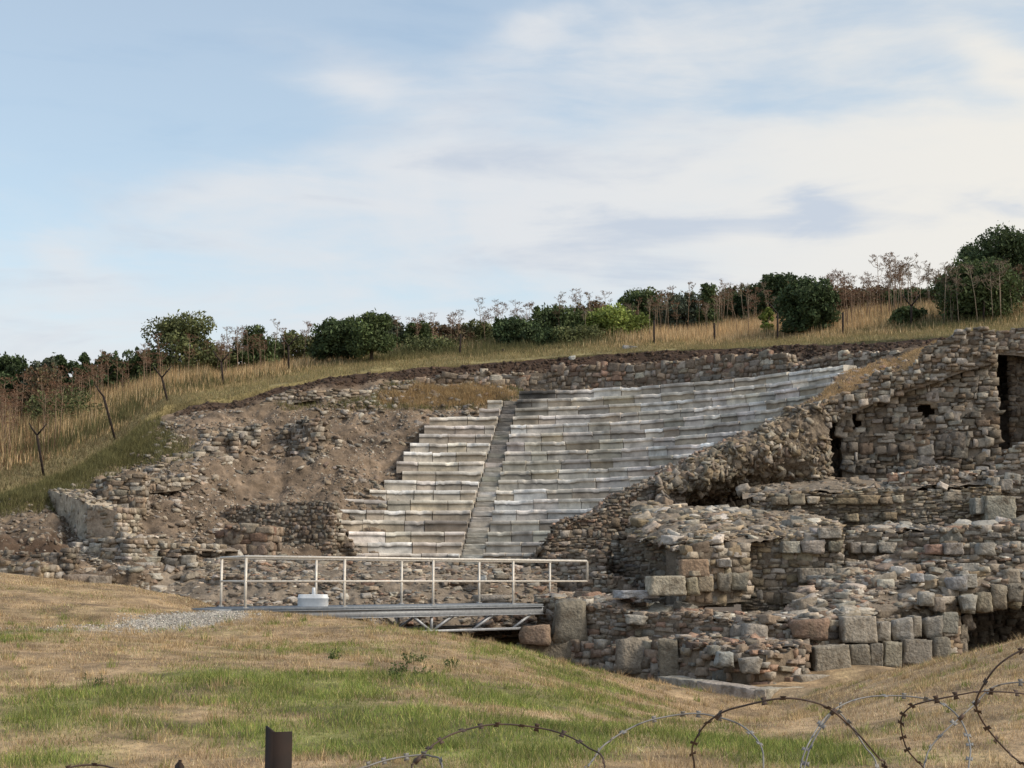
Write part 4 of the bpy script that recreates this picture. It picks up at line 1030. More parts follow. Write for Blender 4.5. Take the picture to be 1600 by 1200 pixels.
# --- behind the bridge: remains of the stage building
stage = [([(250, 44.5, 905, 948), (330, 43.2, 903, 955), (450, 42.6, 905, 965), (600, 42.8, 903, 985), (750, 43.4, 905, 990), (860, 44.0, 908, 985)], dict(thick=1.2, course=(.07, .17), length=(.12, .4), tones=T_RED + T_RUB, seed=32, ragged=.12, lean=.18, jitter=.07))]
wall_thing('stage_wall', 'long low rubble wall seen through the bridge railings', 'stone wall', *stage,
    extra=[slope_fill([(230, [(935, 42.5), (912, 44.4), (872, 47)]), (330, [(945, 41.6), (905, 43.6), (868, 46.5)]), (450, [(958, 41), (908, 43), (880, 46)]), (600, [(975, 41), (905, 43.2), (882, 46)]), (750, [(985, 41.6), (907, 43.8), (884, 46.4)]), (870, [(985, 42.4), (910, 44.4), (890, 46.6)])], 260, 60, 6500, (.022, .105), T_RUB + T_PALE[:1] + T_RED, seed=33, tilt=.3, flat=.36, shade=.95)])
wall_thing('stage_wall', 'ragged second rubble wall just below the lowest seats, behind the bridge', 'stone wall',
    ([(385, 48.6, 866, 910), (470, 48.2, 872, 910), (560, 48.0, 878, 912), (700, 48.0, 880, 912), (830, 48.2, 878, 912)], dict(thick=1.0, course=(.06, .14), length=(.1, .3), tones=T_RUB + T_DARK, seed=34, ragged=.16, jitter=.04)),
    extra=[slope_fill([(380, [(912, 46.2), (902, 48.4)]), (600, [(912, 45.8), (903, 48)]), (840, [(912, 46.2), (903, 48.2)])], 180, 14, 500, (.03, .11), seed=35, flat=.36)])
wall_thing('stage_wall', 'stub of rubble wall behind the right end of the bridge railing', 'stone wall',
    ([(862, 45.2, 866, 935), (900, 44.8, 862, 935), (940, 44.6, 870, 935)], dict(thick=1.3, course=(.07, .17), length=(.12, .36), tones=T_RED + T_RUB, seed=36, ragged=.18, lean=.1)),
    ([(918, 43.2, 900, 940), (955, 43.0, 897, 940), (990, 43.2, 903, 940)], dict(thick=.9, course=(.07, .16), length=(.12, .36), tones=T_RUB, seed=37, ragged=.1)))

# --- left: ruins on the slope
wall_thing('retaining_wall', 'dark wall of small even stones left of the lowest seats', 'stone wall',
    ([(356, 52.6, 792, 884), (400, 52.4, 786, 884), (460, 52.3, 784, 884), (518, 52.2, 783, 885)], dict(thick=.8, course=(.09, .15), length=(.1, .24), tones=T_DARK + T_RED[:2], seed=38, ragged=.06, depth=.2)))
wall_thing('rubble_wall', 'broken stepped edge of rubble beside the left end of the lower seats', 'stone wall',
    ([(500, 52.6, 786, 882), (520, 52.8, 800, 882), (540, 53.0, 838, 884), (556, 53.0, 862, 885)], dict(thick=1.4, course=(.1, .2), length=(.16, .5), tones=T_RUB + T_PALE[:2], seed=39, ragged=.14, jitter=.08)))
wall_thing('brick_pier', 'squat square reddish pier standing before the dark small stone wall', 'stone pier',
    ([(340, 48.3, 824, 876), (416, 48.1, 822, 876)], dict(thick=1.2, course=(.16, .3), length=(.3, .6), tones=T_RED, seed=40, ragged=.05, depth=.25)))
std = empty('standing_wall', P(110, 850, 46), 'tall pale plastered wall stub running towards the viewer, far left', 'stone wall')
mb = MB()
wall(mb, [(74, 49.6, 766, 880), (100, 48.4, 768, 880), (132, 46.6, 782, 880), (146, 46.0, 800, 880)], thick=.8, course=(.1, .2), length=(.14, .4), tones=[(.33, .285, .225), (.30, .255, .2), (.36, .32, .265)], mortar=(.40, .34, .262), seed=41, ragged=.06, depth=.16, jitter=.008, gap=.97, fill=.3, over=.3, rec=.01)
mb.build('wall', M_STONE, std)
mb = MB()
wall(mb, [(136, 45.8, 794, 880), (160, 45.4, 788, 880), (181, 45.2, 796, 880)], thick=.9, course=(.1, .2), length=(.14, .36), tones=[(.33, .275, .21), (.29, .235, .175), (.37, .33, .27)], mortar=(.35, .275, .205), seed=42, ragged=.08, depth=.18, jitter=.01, gap=.96, fill=.35, over=.4, rec=.01)
mb.build('pier', M_STONE, std)
wall_thing('rubble_wall', 'tall rubble wall behind the pale plastered stub, topped by earth', 'stone wall',
    ([(150, 51.0, 752, 850), (170, 50.4, 748, 850), (222, 50.4, 746, 838), (232, 51.0, 750, 838)], dict(thick=1.0, course=(.1, .22), length=(.16, .45), tones=T_RUB + T_PALE[:1], seed=43, ragged=.12)))
wall_thing('rubble_wall', 'thin rubble ledge running right from the tall rubble wall', 'stone wall',
    ([(222, 52.2, 748, 764), (258, 52.6, 744, 762), (295, 53.2, 745, 758)], dict(thick=.9, course=(.08, .18), length=(.14, .45), tones=T_RUB + T_PALE[:2], seed=44, ragged=.1)))
wall_thing('rubble_wall', 'long band of grey rubble climbing the left slope towards the seats', 'stone wall',
    ([(244, 53.8, 735, 760), (275, 54.4, 712, 758), (310, 55.2, 700, 745), (335, 55.8, 686, 740), (370, 56.4, 680, 720)], dict(thick=1.3, course=(.1, .22), length=(.16, .5), tones=T_RUB + T_PALE[:2], seed=45, ragged=.22, lean=.5, jitter=.1)))
wall_thing('rubble_wall', 'upper patch of grey rubble on the left slope beside an earth hollow', 'stone wall',
    ([(322, 57.2, 676, 705), (350, 57.8, 668, 695), (402, 58.2, 663, 690)], dict(thick=1.2, course=(.09, .2), length=(.14, .45), tones=T_RUB + T_PALE[:1], seed=46, ragged=.18, lean=.4, jitter=.08)))
wall_thing('rubble_wall', 'jutting lump of rubble masonry in the middle of the left slope', 'stone wall',
    ([(438, 58.6, 674, 735), (455, 57.9, 660, 742), (478, 57.6, 654, 748), (508, 57.9, 664, 748), (532, 58.7, 684, 740)], dict(thick=1.1, course=(.09, .2), length=(.14, .42), tones=T_RUB + T_DARK[:2], seed=47, ragged=.25, jitter=.07, lean=.28, rec=.02)))
wall_thing('rubble_wall', 'thin line of stones along the upper left edge of the dug slope', 'stone wall',
    ([(400, 62.0, 630, 640), (470, 62.6, 612, 622), (560, 64.0, 606, 614), (640, 64.8, 600, 608)], dict(thick=.8, course=(.08, .16), length=(.14, .45), tones=T_RUB, seed=48, ragged=.2, topstones=.8)))
ss = wall_thing('rubble_stair', 'narrow flight of rough stone steps between rubble banks, lower left', 'stone stairs',
    ([(112, 45.4, 850, 915), (150, 44.4, 842, 918), (196, 44.0, 842, 918)], dict(thick=2.0, course=(.09, .2), length=(.16, .5), tones=T_RUB + T_PALE[:2], seed=49, ragged=.12, lean=.22, jitter=.08)),
    ([(250, 45.0, 852, 925), (262, 44.6, 862, 925), (300, 44.4, 880, 930)], dict(thick=2.0, course=(.08, .18), length=(.14, .4), tones=T_RUB, seed=50, ragged=.14, lean=.25, jitter=.08)),
    extra=[slope_fill([(100, [(915, 43.2), (870, 45.2), (842, 47)]), (150, [(922, 42.6), (865, 45), (838, 47)]), (200, [(925, 42.6), (905, 43.6), (860, 46.6)]), (240, [(928, 42.8), (895, 44), (855, 46.8)]), (300, [(935, 42.8), (895, 44.2), (862, 46.8)]), (345, [(935, 43), (880, 45), (866, 47)])], 120, 50, 3200, (.025, .13), T_RUB + T_PALE[:1], seed=51, flat=.38)])
for k in range(6):
    y = 900 - k * 8.6; D_ = 43.4 + k * .38
    mb = MB(); block(mb, 199 + k * .3, 250 - k * 1.2, y - 4, y + 5, D_, .6, tones=T_PALE[:3], protos=PROTO2, shade=1.1)
    o = mb.build('step', M_BLOCK, ss)
single('stone_block', 'large rounded boulder at the foot of the rubble steps, lower left', 'boulder', (101, 144, 898, 919, 42.0, .7), tones=[(.25, .205, .165)], protos=PROTO2)
single('stone_block', 'squared boulder just right of the large rounded boulder', 'boulder', (138, 167, 900, 918, 41.9, .6), tones=[(.30, .26, .215)], protos=BLOCKP)
single('stone_block', 'single pale squared block set beside the lower rough steps', 'stone block', (184, 204, 884, 898, 43.0, .5), tones=[(.38, .36, .33)])
wall_thing('low_wall', 'short low wall with three pale blocks at the far left edge', 'stone wall',
    ([(-60, 41.6, 880, 908), (0, 41.5, 879, 908), (62, 41.2, 881, 908)], dict(thick=.8, course=(.1, .2), length=(.2, .45), tones=T_PALE + T_TAN, seed=52, ragged=.05)))
wall_thing('low_wall', 'dark rubble course under the earth bank at the far left', 'stone wall',
    ([(-80, 43.2, 862, 890), (0, 43.1, 862, 890), (104, 42.9, 858, 892)], dict(thick=.6, course=(.08, .18), length=(.12, .35), tones=T_DARK, seed=53, ragged=.12, shade=.85)))
single('stone_block', 'small white block behind the bridge railing at the right', 'stone block', (746, 760, 898, 908, 43.0, .4), tones=[(.5, .49, .47)])
single('stone_block', 'wide flat pale stone on the ground behind the bridge middle', 'stone block', (742, 800, 930, 941, 42.0, .7), tones=[(.36, .33, .28)], protos=PROTO2)

# ================================================================== the footbridge
A0 = P(383, 950.5, 33.2); B0 = P(802, 944, 38.9); DZ = A0[2]
dv = (B0[:2] - A0[:2]); LEN3 = np.linalg.norm(dv); dv = np.array([*(dv / LEN3), 0.]); SP_ = LEN3 / 3
fv = P(345, 947, 35.2)[:2] - A0[:2]; wv = np.array([*fv, 0.])
def bs(px, z=0):                                   # metres along the near edge for a photo column
    k = (px - 800) / F
    return (k * A0[1] - A0[0]) / (dv[0] - k * dv[1])
def bp(s, t=0., z=0.): return np.array([A0[0], A0[1], DZ]) + dv * s + wv * t + np.array([0, 0, z])
bridge = empty('footbridge', bp(0), 'steel footbridge with cream tube railings and a lattice truss, over the trench', 'footbridge')
s_end = bs(846); s_start = bs(362)
wn_ = wv / np.linalg.norm(wv)
mb = MB(); mid_ = bp((s_start + s_end) / 2, .5, -.03)
mb.box(mid_, [dv * (s_end - s_start) / 2, wv * .54, [0, 0, .03]])
mb.build('deck', M_DECK, bridge)
for t in (0, 1):
    off = -.06 if t == 0 else .06
    mb = MB(); c = bp((s_start + s_end) / 2, t, -.16) + wn_ * off
    mb.box(c, [dv * (s_end - s_start) / 2, wn_ * .012, [0, 0, .085]])
    mb.box(c + np.array([0, 0, .092]) - wn_ * .03, [dv * (s_end - s_start) / 2, wn_ * .045, [0, 0, .008]])
    mb.box(c - np.array([0, 0, .092]) - wn_ * .03, [dv * (s_end - s_start) / 2, wn_ * .045, [0, 0, .008]])
    mb.build('side_beam', M_TRUSS, bridge)
    # lattice truss below
    zt_, zb_ = -.25, -.60
    s0, s1 = bs(505), bs(812)
    mb = MB(); c = bp((s0 + s1) / 2, t, zb_) + wn_ * off
    mb.box(c, [dv * (s1 - s0) / 2, wn_ * .035, [0, 0, .03]])
    mb.build('bottom_chord', M_TRUSS, bridge)
    for pa, pb in [(828, 800), (769, 739), (706, 677), (645, 672), (576, 600), (674, 674), (510, 535)]:
        a, c = bp(bs(pa), t, zt_) + wn_ * off, bp(bs(pb), t, zb_ + .02) + wn_ * off
        d = (c - a); ln = np.linalg.norm(d); d /= ln; s_ = np.cross(d, wn_)
        mb = MB(); mb.box((a + c) / 2, [d * ln / 2, wn_ * .03, s_ * .03])
        mb.build('truss_strut', M_TRUSS, bridge)
H = 1.1
def rail_side(t, n_posts, reach):
    off = wn_ * (.0 if t == 0 else 0)
    for k in range(n_posts):
        p = bp(k * SP_, t) + off
        mb = MB(); mb.box(p + np.array([0, 0, H / 2 - .12]), [dv * .03, wn_ * .022, [0, 0, H / 2 + .10]])
        po = mb.build('post', M_RAIL, bridge)
        pm = MB(); pm.box(p + np.array([0, 0, .006]), [dv * .075, wn_ * .06, [0, 0, .006]])
        for qx in (-.05, .05):
            for qy in (-.04, .04): pm.tube([p + dv * qx + wn_ * qy, p + dv * qx + wn_ * qy + np.array([0, 0, .028])], .011, 6)
        pm.build('base_plate', M_TRUSS, po)
    e = reach * SP_
    mb = MB(); mb.tube([bp(-.04, t, H), bp(e * .5, t, H), bp(e - .03, t, H), bp(e, t, H - .03), bp(e, t, H * .52 + .02)] if t == 0 else [bp(-.04, t, H), bp(e * .5, t, H), bp(e, t, H)], .032, 8)
    mb.build('top_rail', M_RAIL, bridge, True)
    mb = MB(); mb.tube([bp(0, t, H * .52), bp(e * .5, t, H * .52), bp(e, t, H * .52)], .024, 8)
    mb.build('mid_rail', M_RAIL, bridge, True)
rail_side(0, 4, 4.02); rail_side(1, 5, 4.02)
mb = MB()
for z in (H, H * .52): mb.tube([bp(-.02, 0, z), bp(-.02, .5, z), bp(-.02, 1, z)], .024 if z < H else .03, 8)
mb.build('end_rail', M_RAIL, bridge, True)
mb = MB(); c = bp(s_start - .22, .5, -.05); mb.box(c, [dv * .25, wv * .56, [0, 0, .035]])
mb.build('ramp_plate', M_DECK, bridge)

# white plastic box with a peg on the deck
bxp = bp(bs(512) , .45)
px_m = bxp[1] / F
def white_box():
    e = empty('plastic_tub', bxp, 'rounded white plastic tub with a short peg on its lid, standing on the bridge deck', 'plastic tub')
    mb = MB(); hw, hd, hh_ = 23.5 * px_m, .19, 18.5 * px_m
    ang = np.linspace(0, 2 * pi, 40, endpoint=False)
    ring = np.stack([np.sign(np.cos(ang)) * np.abs(np.cos(ang)) ** .55 * hw, np.sign(np.sin(ang)) * np.abs(np.sin(ang)) ** .7 * hd], 1)
    prof = [(.97, 0), (1, .02), (1, hh_ * .62), (1.03, hh_ * .64), (1.03, hh_ * .74), (.985, hh_ * .76), (.97, hh_ * .95), (.93, hh_), (.0, hh_ * 1.01)]
    G = np.array([[[bxp[0] + x_ * k_, bxp[1] + y_ * k_, bxp[2] + z_] for (x_, y_) in np.vstack([ring, ring[:1]])] for k_, z_ in prof])
    mb.grid(G, (.7, .7, .7)); mb.build('body', M_WHITE, e, True)
    mb = MB(); z = bxp[2] + 18 * px_m
    mb.tube([bxp + np.array([.02, -.05, 18 * px_m]), bxp + np.array([.02, -.05, 24 * px_m]), bxp + np.array([.02, -.05, 29 * px_m])], [.045, .04, .035], 10)
    mb.build('peg', M_WHITE, e, True)
    return e
white_box()

# ================================================================== razor wire and iron posts in front
def smooth_curve(pts, n=10):
    pts = np.asarray(pts, float); out = []
    for k in range(len(pts) - 1):
        p0, p1, p2, p3 = pts[max(k - 1, 0)], pts[k], pts[k + 1], pts[min(k + 2, len(pts) - 1)]
        for t in np.arange(n) / n:
            out.append(.5 * ((2 * p1) + (-p0 + p2) * t + (2 * p0 - 5 * p1 + 4 * p2 - p3) * t * t + (-p0 + 3 * p1 - 3 * p2 + p3) * t ** 3))
    out.append(pts[-1]); return np.array(out)
wire = empty('razor_wire', P(1100, 1250, 4.6), 'coiled barbed razor wire in rusty and grey loops along the near edge', 'razor wire')
LOOPS = [
 ([(643, 1197), (680, 1163), (725, 1140), (787, 1130), (840, 1136), (885, 1148), (917, 1170), (946, 1198)], 4.5, .25, 'r', 390),
 ([(560, 1199), (605, 1189), (653, 1181), (674, 1182), (690, 1198)], 4.35, .2, 'g', 300),
 ([(917, 1200), (930, 1180), (950, 1160), (1010, 1128), (1080, 1116), (1122, 1119), (1160, 1133), (1185, 1160), (1193, 1200)], 4.7, .3, 'g', 390),
 ([(1086, 1200), (1082, 1170), (1095, 1140), (1120, 1119), (1150, 1105), (1215, 1092), (1270, 1097), (1305, 1113), (1345, 1150), (1375, 1185), (1384, 1202)], 4.55, -.3, 'r', 380),
 ([(1252, 1200), (1265, 1160), (1295, 1115), (1330, 1096), (1375, 1087), (1430, 1089), (1470, 1099), (1500, 1125), (1514, 1160), (1512, 1200)], 4.9, .3, 'g', 390),
 ([(1442, 1203), (1455, 1167), (1500, 1120), (1525, 1099), (1550, 1075), (1585, 1067), (1625, 1072), (1660, 1100), (1680, 1150), (1685, 1200)], 5.1, .2, 'g', 380),
 ([(1442, 1200), (1417, 1165), (1409, 1130), (1422, 1106), (1450, 1094), (1500, 1084), (1540, 1081), (1600, 1085), (1650, 1100), (1690, 1140), (1705, 1200)], 5.0, -.25, 'r', 380),
 ([(1604, 1198), (1565, 1165), (1535, 1125), (1526, 1095), (1540, 1065), (1565, 1035), (1600, 1012), (1660, 992), (1720, 1010), (1760, 1070), (1765, 1150)], 4.6, -.2, 'r', 400),
 ([(60, 1225), (108, 1199), (140, 1195), (172, 1199), (220, 1225)], 4.4, .1, 'r', 300),
 ([(1255, 1205), (1268, 1165), (1300, 1112), (1325, 1130), (1350, 1165), (1372, 1203)], 4.75, .1, 'g', 380)]
for pts, D, tl, kd, dia in LOOPS:
    pts = list(pts); x0, x1 = pts[0][0], pts[-1][0]; top = min(p[1] for p in pts); n0 = len(pts)
    yb = max(pts[0][1], pts[-1][1])
    cxp, hw = (x0 + x1) / 2, max(abs(x1 - x0) / 2, 40)
    low = top + dia
    for a in np.linspace(0, pi, 9)[1:-1]:
        pts.append((cxp + (x1 - cxp) * cos(a), yb + (low - yb) * sin(a)))
    pts.append(pts[0])
    m = len(pts)
    W = np.array([P(x, y, D + tl * cos(2 * pi * (k - n0 / 2) / m) * 1.0) for k, (x, y) in enumerate(pts)])
    C3 = smooth_curve(W, 10)
    mb = MB(); C3 = C3 + .005 * np.stack([noise(C3 * 9 + k * 5, 60 + k) for k in range(3)], 1)
    mb.tube(C3, .0027, 6)
    d = np.concatenate([[0], np.cumsum(np.linalg.norm(np.diff(C3, axis=0), axis=1))])
    for s in np.arange(.03, d[-1], .066) + RNG.normal(0, .009, len(np.arange(.03, d[-1], .066))):
        if s > d[-1] - .03: continue
        p = np.array([np.interp(s, d, C3[:, k]) for k in range(3)]); q = np.array([np.interp(s + .01, d, C3[:, k]) for k in range(3)])
        t = (q - p) / (np.linalg.norm(q - p) + 1e-9); n1 = np.cross(t, RNG.normal(0, 1, 3)); n1 /= np.linalg.norm(n1); n2 = np.cross(t, n1)
        for sg in (-1, 1):
            a, b_ = p - n1 * sg * .0015, p + n1 * sg * RNG.uniform(.009, .0125)
            V = [a - t * .004, a + t * .004, b_ + t * .009, b_ - t * .009, a - t * .004 + n2 * .0012, a + t * .004 + n2 * .0012, b_ + t * .009 + n2 * .0012, b_ - t * .009 + n2 * .0012]
            mb.add(V, [(0, 1, 2, 3), (7, 6, 5, 4), (0, 4, 5, 1), (1, 5, 6, 2), (2, 6, 7, 3), (3, 7, 4, 0)])
    mb.build('wire_loop', M_RUSTWIRE if kd == 'r' else M_GALV, wire, False)
# clips where loops are tied
for px, py, D in [(1122, 1119, 4.62), (652, 1188, 4.42), (1302, 1112, 4.7), (1526, 1098, 4.9), (1502, 1121, 4.98)]:
    c = P(px, py, D); mb = MB(); mb.tube([c - np.array([.008, 0, .008]), c, c + np.array([.008, 0, .008])], .007, 8); mb.build('clip', M_RUSTWIRE, wire)
def angle_post(name, px0, pxm, px1, yt0, ytm, yt1, D, label):
    th = .005; a = P(px0, yt0, D + .03); m_ = P(pxm, ytm, D); c = P(px1, yt1, D + .012)
    zb_ = -.2
    mb = MB()
    for p, q in ((a, m_), (m_, c)):
        n_ = np.cross(q - p, [0, 0, 1.]); n_[2] = 0; n_ /= np.linalg.norm(n_); n_ *= th
        V = [p, q, [q[0], q[1], zb_], [p[0], p[1], zb_]]; V = np.array(V, float); V = np.vstack([V, V + n_ * (-1 if n_[1] < 0 else 1)])
        mb.add(V, [(0, 1, 2, 3), (7, 6, 5, 4), (0, 4, 5, 1), (1, 5, 6, 2), (2, 6, 7, 3), (3, 7, 4, 0)])
    return tag(mb.build(name, M_RUST), label, 'iron post')
angle_post('iron_post', 415, 427, 457, 1134, 1144, 1143, 3.7, 'rusted angle iron post with a notched top, standing in the near grass')
angle_post('iron_post', 273, 281, 288, 1196, 1187, 1197, 3.8, 'pointed tip of a rusted iron stake just showing at the bottom edge')

# ================================================================== fence posts on the hill
def hill_post(px, ytop, ybase, lean, arm, D, label):
    a = P(px, ybase, D); t = P(px + lean, ytop, D)
    mb = MB(); mb.tube([a - (t - a) * .3, (a + t) / 2, t], .045, 4)
    if arm:
        k = D / F
        for sx in ((-1, 1) if arm == 2 else (arm,)):
            mb.tube([t, t + np.array([sx * 8 * k, 0, 10 * k]), t + np.array([sx * 14 * k, .05, 19 * k])], [.036, .03, .02], 4)
    return tag(mb.build('fence_post', M_RUST), label, 'fence post', 'iron posts of the fence on the hill')
for a in [(66, 680, 729, -8, 2, 52.5, 'leaning rusty fence post with forked top, lowest one at the far left'), (176, 620, 672, -14, -1, 58, 'leaning rusty fence post with one hooked arm, in hay at the left'),
          (262, 590, 628, -9, 2, 63.5, 'leaning rusty fence post with a wide forked top at the turf corner'), (349, 566, 603, -3, 2, 67, 'rusty fence post with forked top right of the big round bush'),
          (451, 541, 576, 0, 2, 69.5, 'straight rusty fence post with forked top left of the twin trees'), (718, 522, 563, 2, 0, 71, 'thin dark straight fence post in front of the brown hedge, middle of the ridge'),
          (786, 545, 566, 0, 0, 71, 'short dark fence post beside the dark middle bush'), (1022, 500, 546, 0, 0, 70.5, 'pale slim fence post standing left of the fallen board'),
          (1117, 505, 541, -1, 0, 69.5, 'dark fence post in the hay below the spiky bushes'), (1215, 490, 540, 0, -1, 67.5, 'tall dark fence post with a slanted arm left of the round dark tree'),
          (1317, 488, 534, 0, 0, 66, 'tall dark fence post just right of the round dark tree'), (1424, 478, 522, 0, 2, 64.5, 'dark fence post with forked top among the fennel stalks'), (1537, 468, 515, 0, 0, 62.8, 'dark fence post in front of the domed olive bush')]:
    hill_post(*a)
mb = MB(); block(mb, 973, 996, 540, 546, 69.2, .5, tones=[(.42, .43, .42)], protos=BLOCKP, roll=-.12)
tag(mb.build('fallen_board', M_BLOCK), 'pale flat board lying in the grass above the bank', 'board')
mb = MB(); block(mb, 889, 899, 556, 566, 67.6, .3, tones=[(.55, .54, .50)], protos=PROTO2)
tag(mb.build('white_stone', M_BLOCK), 'small round white stone at the edge of the cut bank', 'stone')

# ================================================================== bushes and trees
def leaves(mb, c, s, col, up=.0):
    n = len(c)
    a = RNG.normal(0, 1, (n, 3)); a[:, 2] += up; a /= np.linalg.norm(a, axis=1)[:, None]
    b_ = np.cross(a, RNG.normal(0, 1, (n, 3))); b_ /= np.linalg.norm(b_, axis=1)[:, None]
    s = np.asarray(s)[:, None]
    V = np.stack([c - a * s, c + b_ * s * .45, c + a * s, c - b_ * s * .45], 1)
    mb.add(V.reshape(-1, 3), np.arange(4 * n).reshape(-1, 4), None, np.repeat(col, 4, 0))
PAL = {'dark': [(.060, .088, .038), (.074, .104, .045), (.050, .074, .034)], 'olive': [(.12, .135, .055), (.095, .112, .048), (.145, .155, .07)], 'grey': [(.105, .125, .085), (.085, .105, .07), (.13, .145, .095)],
       'brown': [(.17, .110, .070), (.14, .10, .06), (.14, .125, .065)], 'bright': [(.20, .25, .06), (.16, .205, .055), (.24, .28, .08)], 'mid': [(.082, .112, .044), (.10, .128, .052), (.065, .092, .038)]}
def bush(name, px, ytop, wpx, dist, pal, label, cat='bush', base=None, leaf=.092, shape='round', spikes=0, n=3000, seed=0, trunk=True, group='shrubs and trees along the ridge'):
    r = np.random.default_rng(900 + seed)
    bp_ = hill_at(px, dist); D = bp_[1]
    if base is not None:
        bp_ = P(px, base, D)
    zt_ = P(px, ytop, D)[2]; Hh = max(zt_ - bp_[2], .8); W = wpx / F * D / 2 * 1.14; n = int(n * 2.3)
    e = empty(name, bp_, label, cat, group)
    mb = MB()
    lo = .28 if shape == 'tree' else .06
    m = int(34 + W * 18); spikes = max(spikes, 2) if W > .9 else spikes
    cc, rr = [], []
    for k in range(m):
        zf = lo + (1 - lo) * r.random() ** 1.15
        pr = sqrt(max(0, 1 - ((zf - (lo + .38 * (1 - lo))) / ((1 - lo) * .74)) ** 2)) if shape != 'cone' else (1.05 - zf)
        a = r.uniform(0, 2 * pi); q = sqrt(r.random()) * pr * .92
        cc.append([W * q * cos(a), W * .8 * q * sin(a), Hh * zf * .93]); rr.append(W * r.choice([.14, .2, .27, .38]) * r.uniform(.85, 1.15))
    cc = np.array(cc); rr = np.array(rr)
    if spikes:
        for k in range(spikes):
            a = r.uniform(-.75, .75); z0_ = Hh * .72
            for j in range(4): cc = np.vstack([cc, [W * a, r.uniform(-.3, .3) * W, z0_ + (Hh * (1.0 + .10 * r.random()) - z0_) * (j + 1) / 4]]); rr = np.append(rr, W * (.16 - .03 * j))
    cc[:, 2] = np.minimum(cc[:, 2], Hh * 1.05 - rr * .6)
    wgt = rr ** 2; wgt /= wgt.sum()
    k = r.choice(len(cc), n, p=wgt)
    d = r.normal(0, 1, (n, 3)); d /= np.linalg.norm(d, axis=1)[:, None]
    rad = rr[k] * (.3 + .8 * r.random(n) ** .6) * np.where(r.random(n) < .06, 1.25, 1)
    c = cc[k] + d * rad[:, None] * np.array([1, 1, .85])
    c[:, 2] = np.maximum(c[:, 2], .05)
    tones = np.array(PAL[pal])
    clump = r.normal(0, .16, len(cc))
    col = tones[r.integers(0, len(tones), n)] * np.exp(clump[k] + r.normal(0, .28, n))[:, None]
    leaves(mb, c + bp_, leaf * r.uniform(.6, 1.35, n), col, .3)
    mb.build('crown', M_LEAF, e)
    if trunk:
        mb = MB(); lean = r.normal(0, .12)
        nt_ = 1 if shape != 'multi' else 3
        mb.tube([bp_ - np.array([0, 0, .3]), bp_ + np.array([lean * .4, 0, Hh * .25]), bp_ + np.array([lean, .05, Hh * .55])], [.10, .08, .04], 6, (.085, .07, .055))
        for j in range(7):
            t_ = cc[r.integers(0, len(cc))] * np.array([.85, .85, .9]); s_ = bp_ + np.array([lean * .5, 0, Hh * r.uniform(.12, .4)])
            mb.tube([s_, (s_ + bp_ + t_) / 2 + r.normal(0, .08, 3), bp_ + t_], [.05, .035, .012], 5, (.085, .07, .055))
        mb.build('trunk', M_BARK, e)
    return e
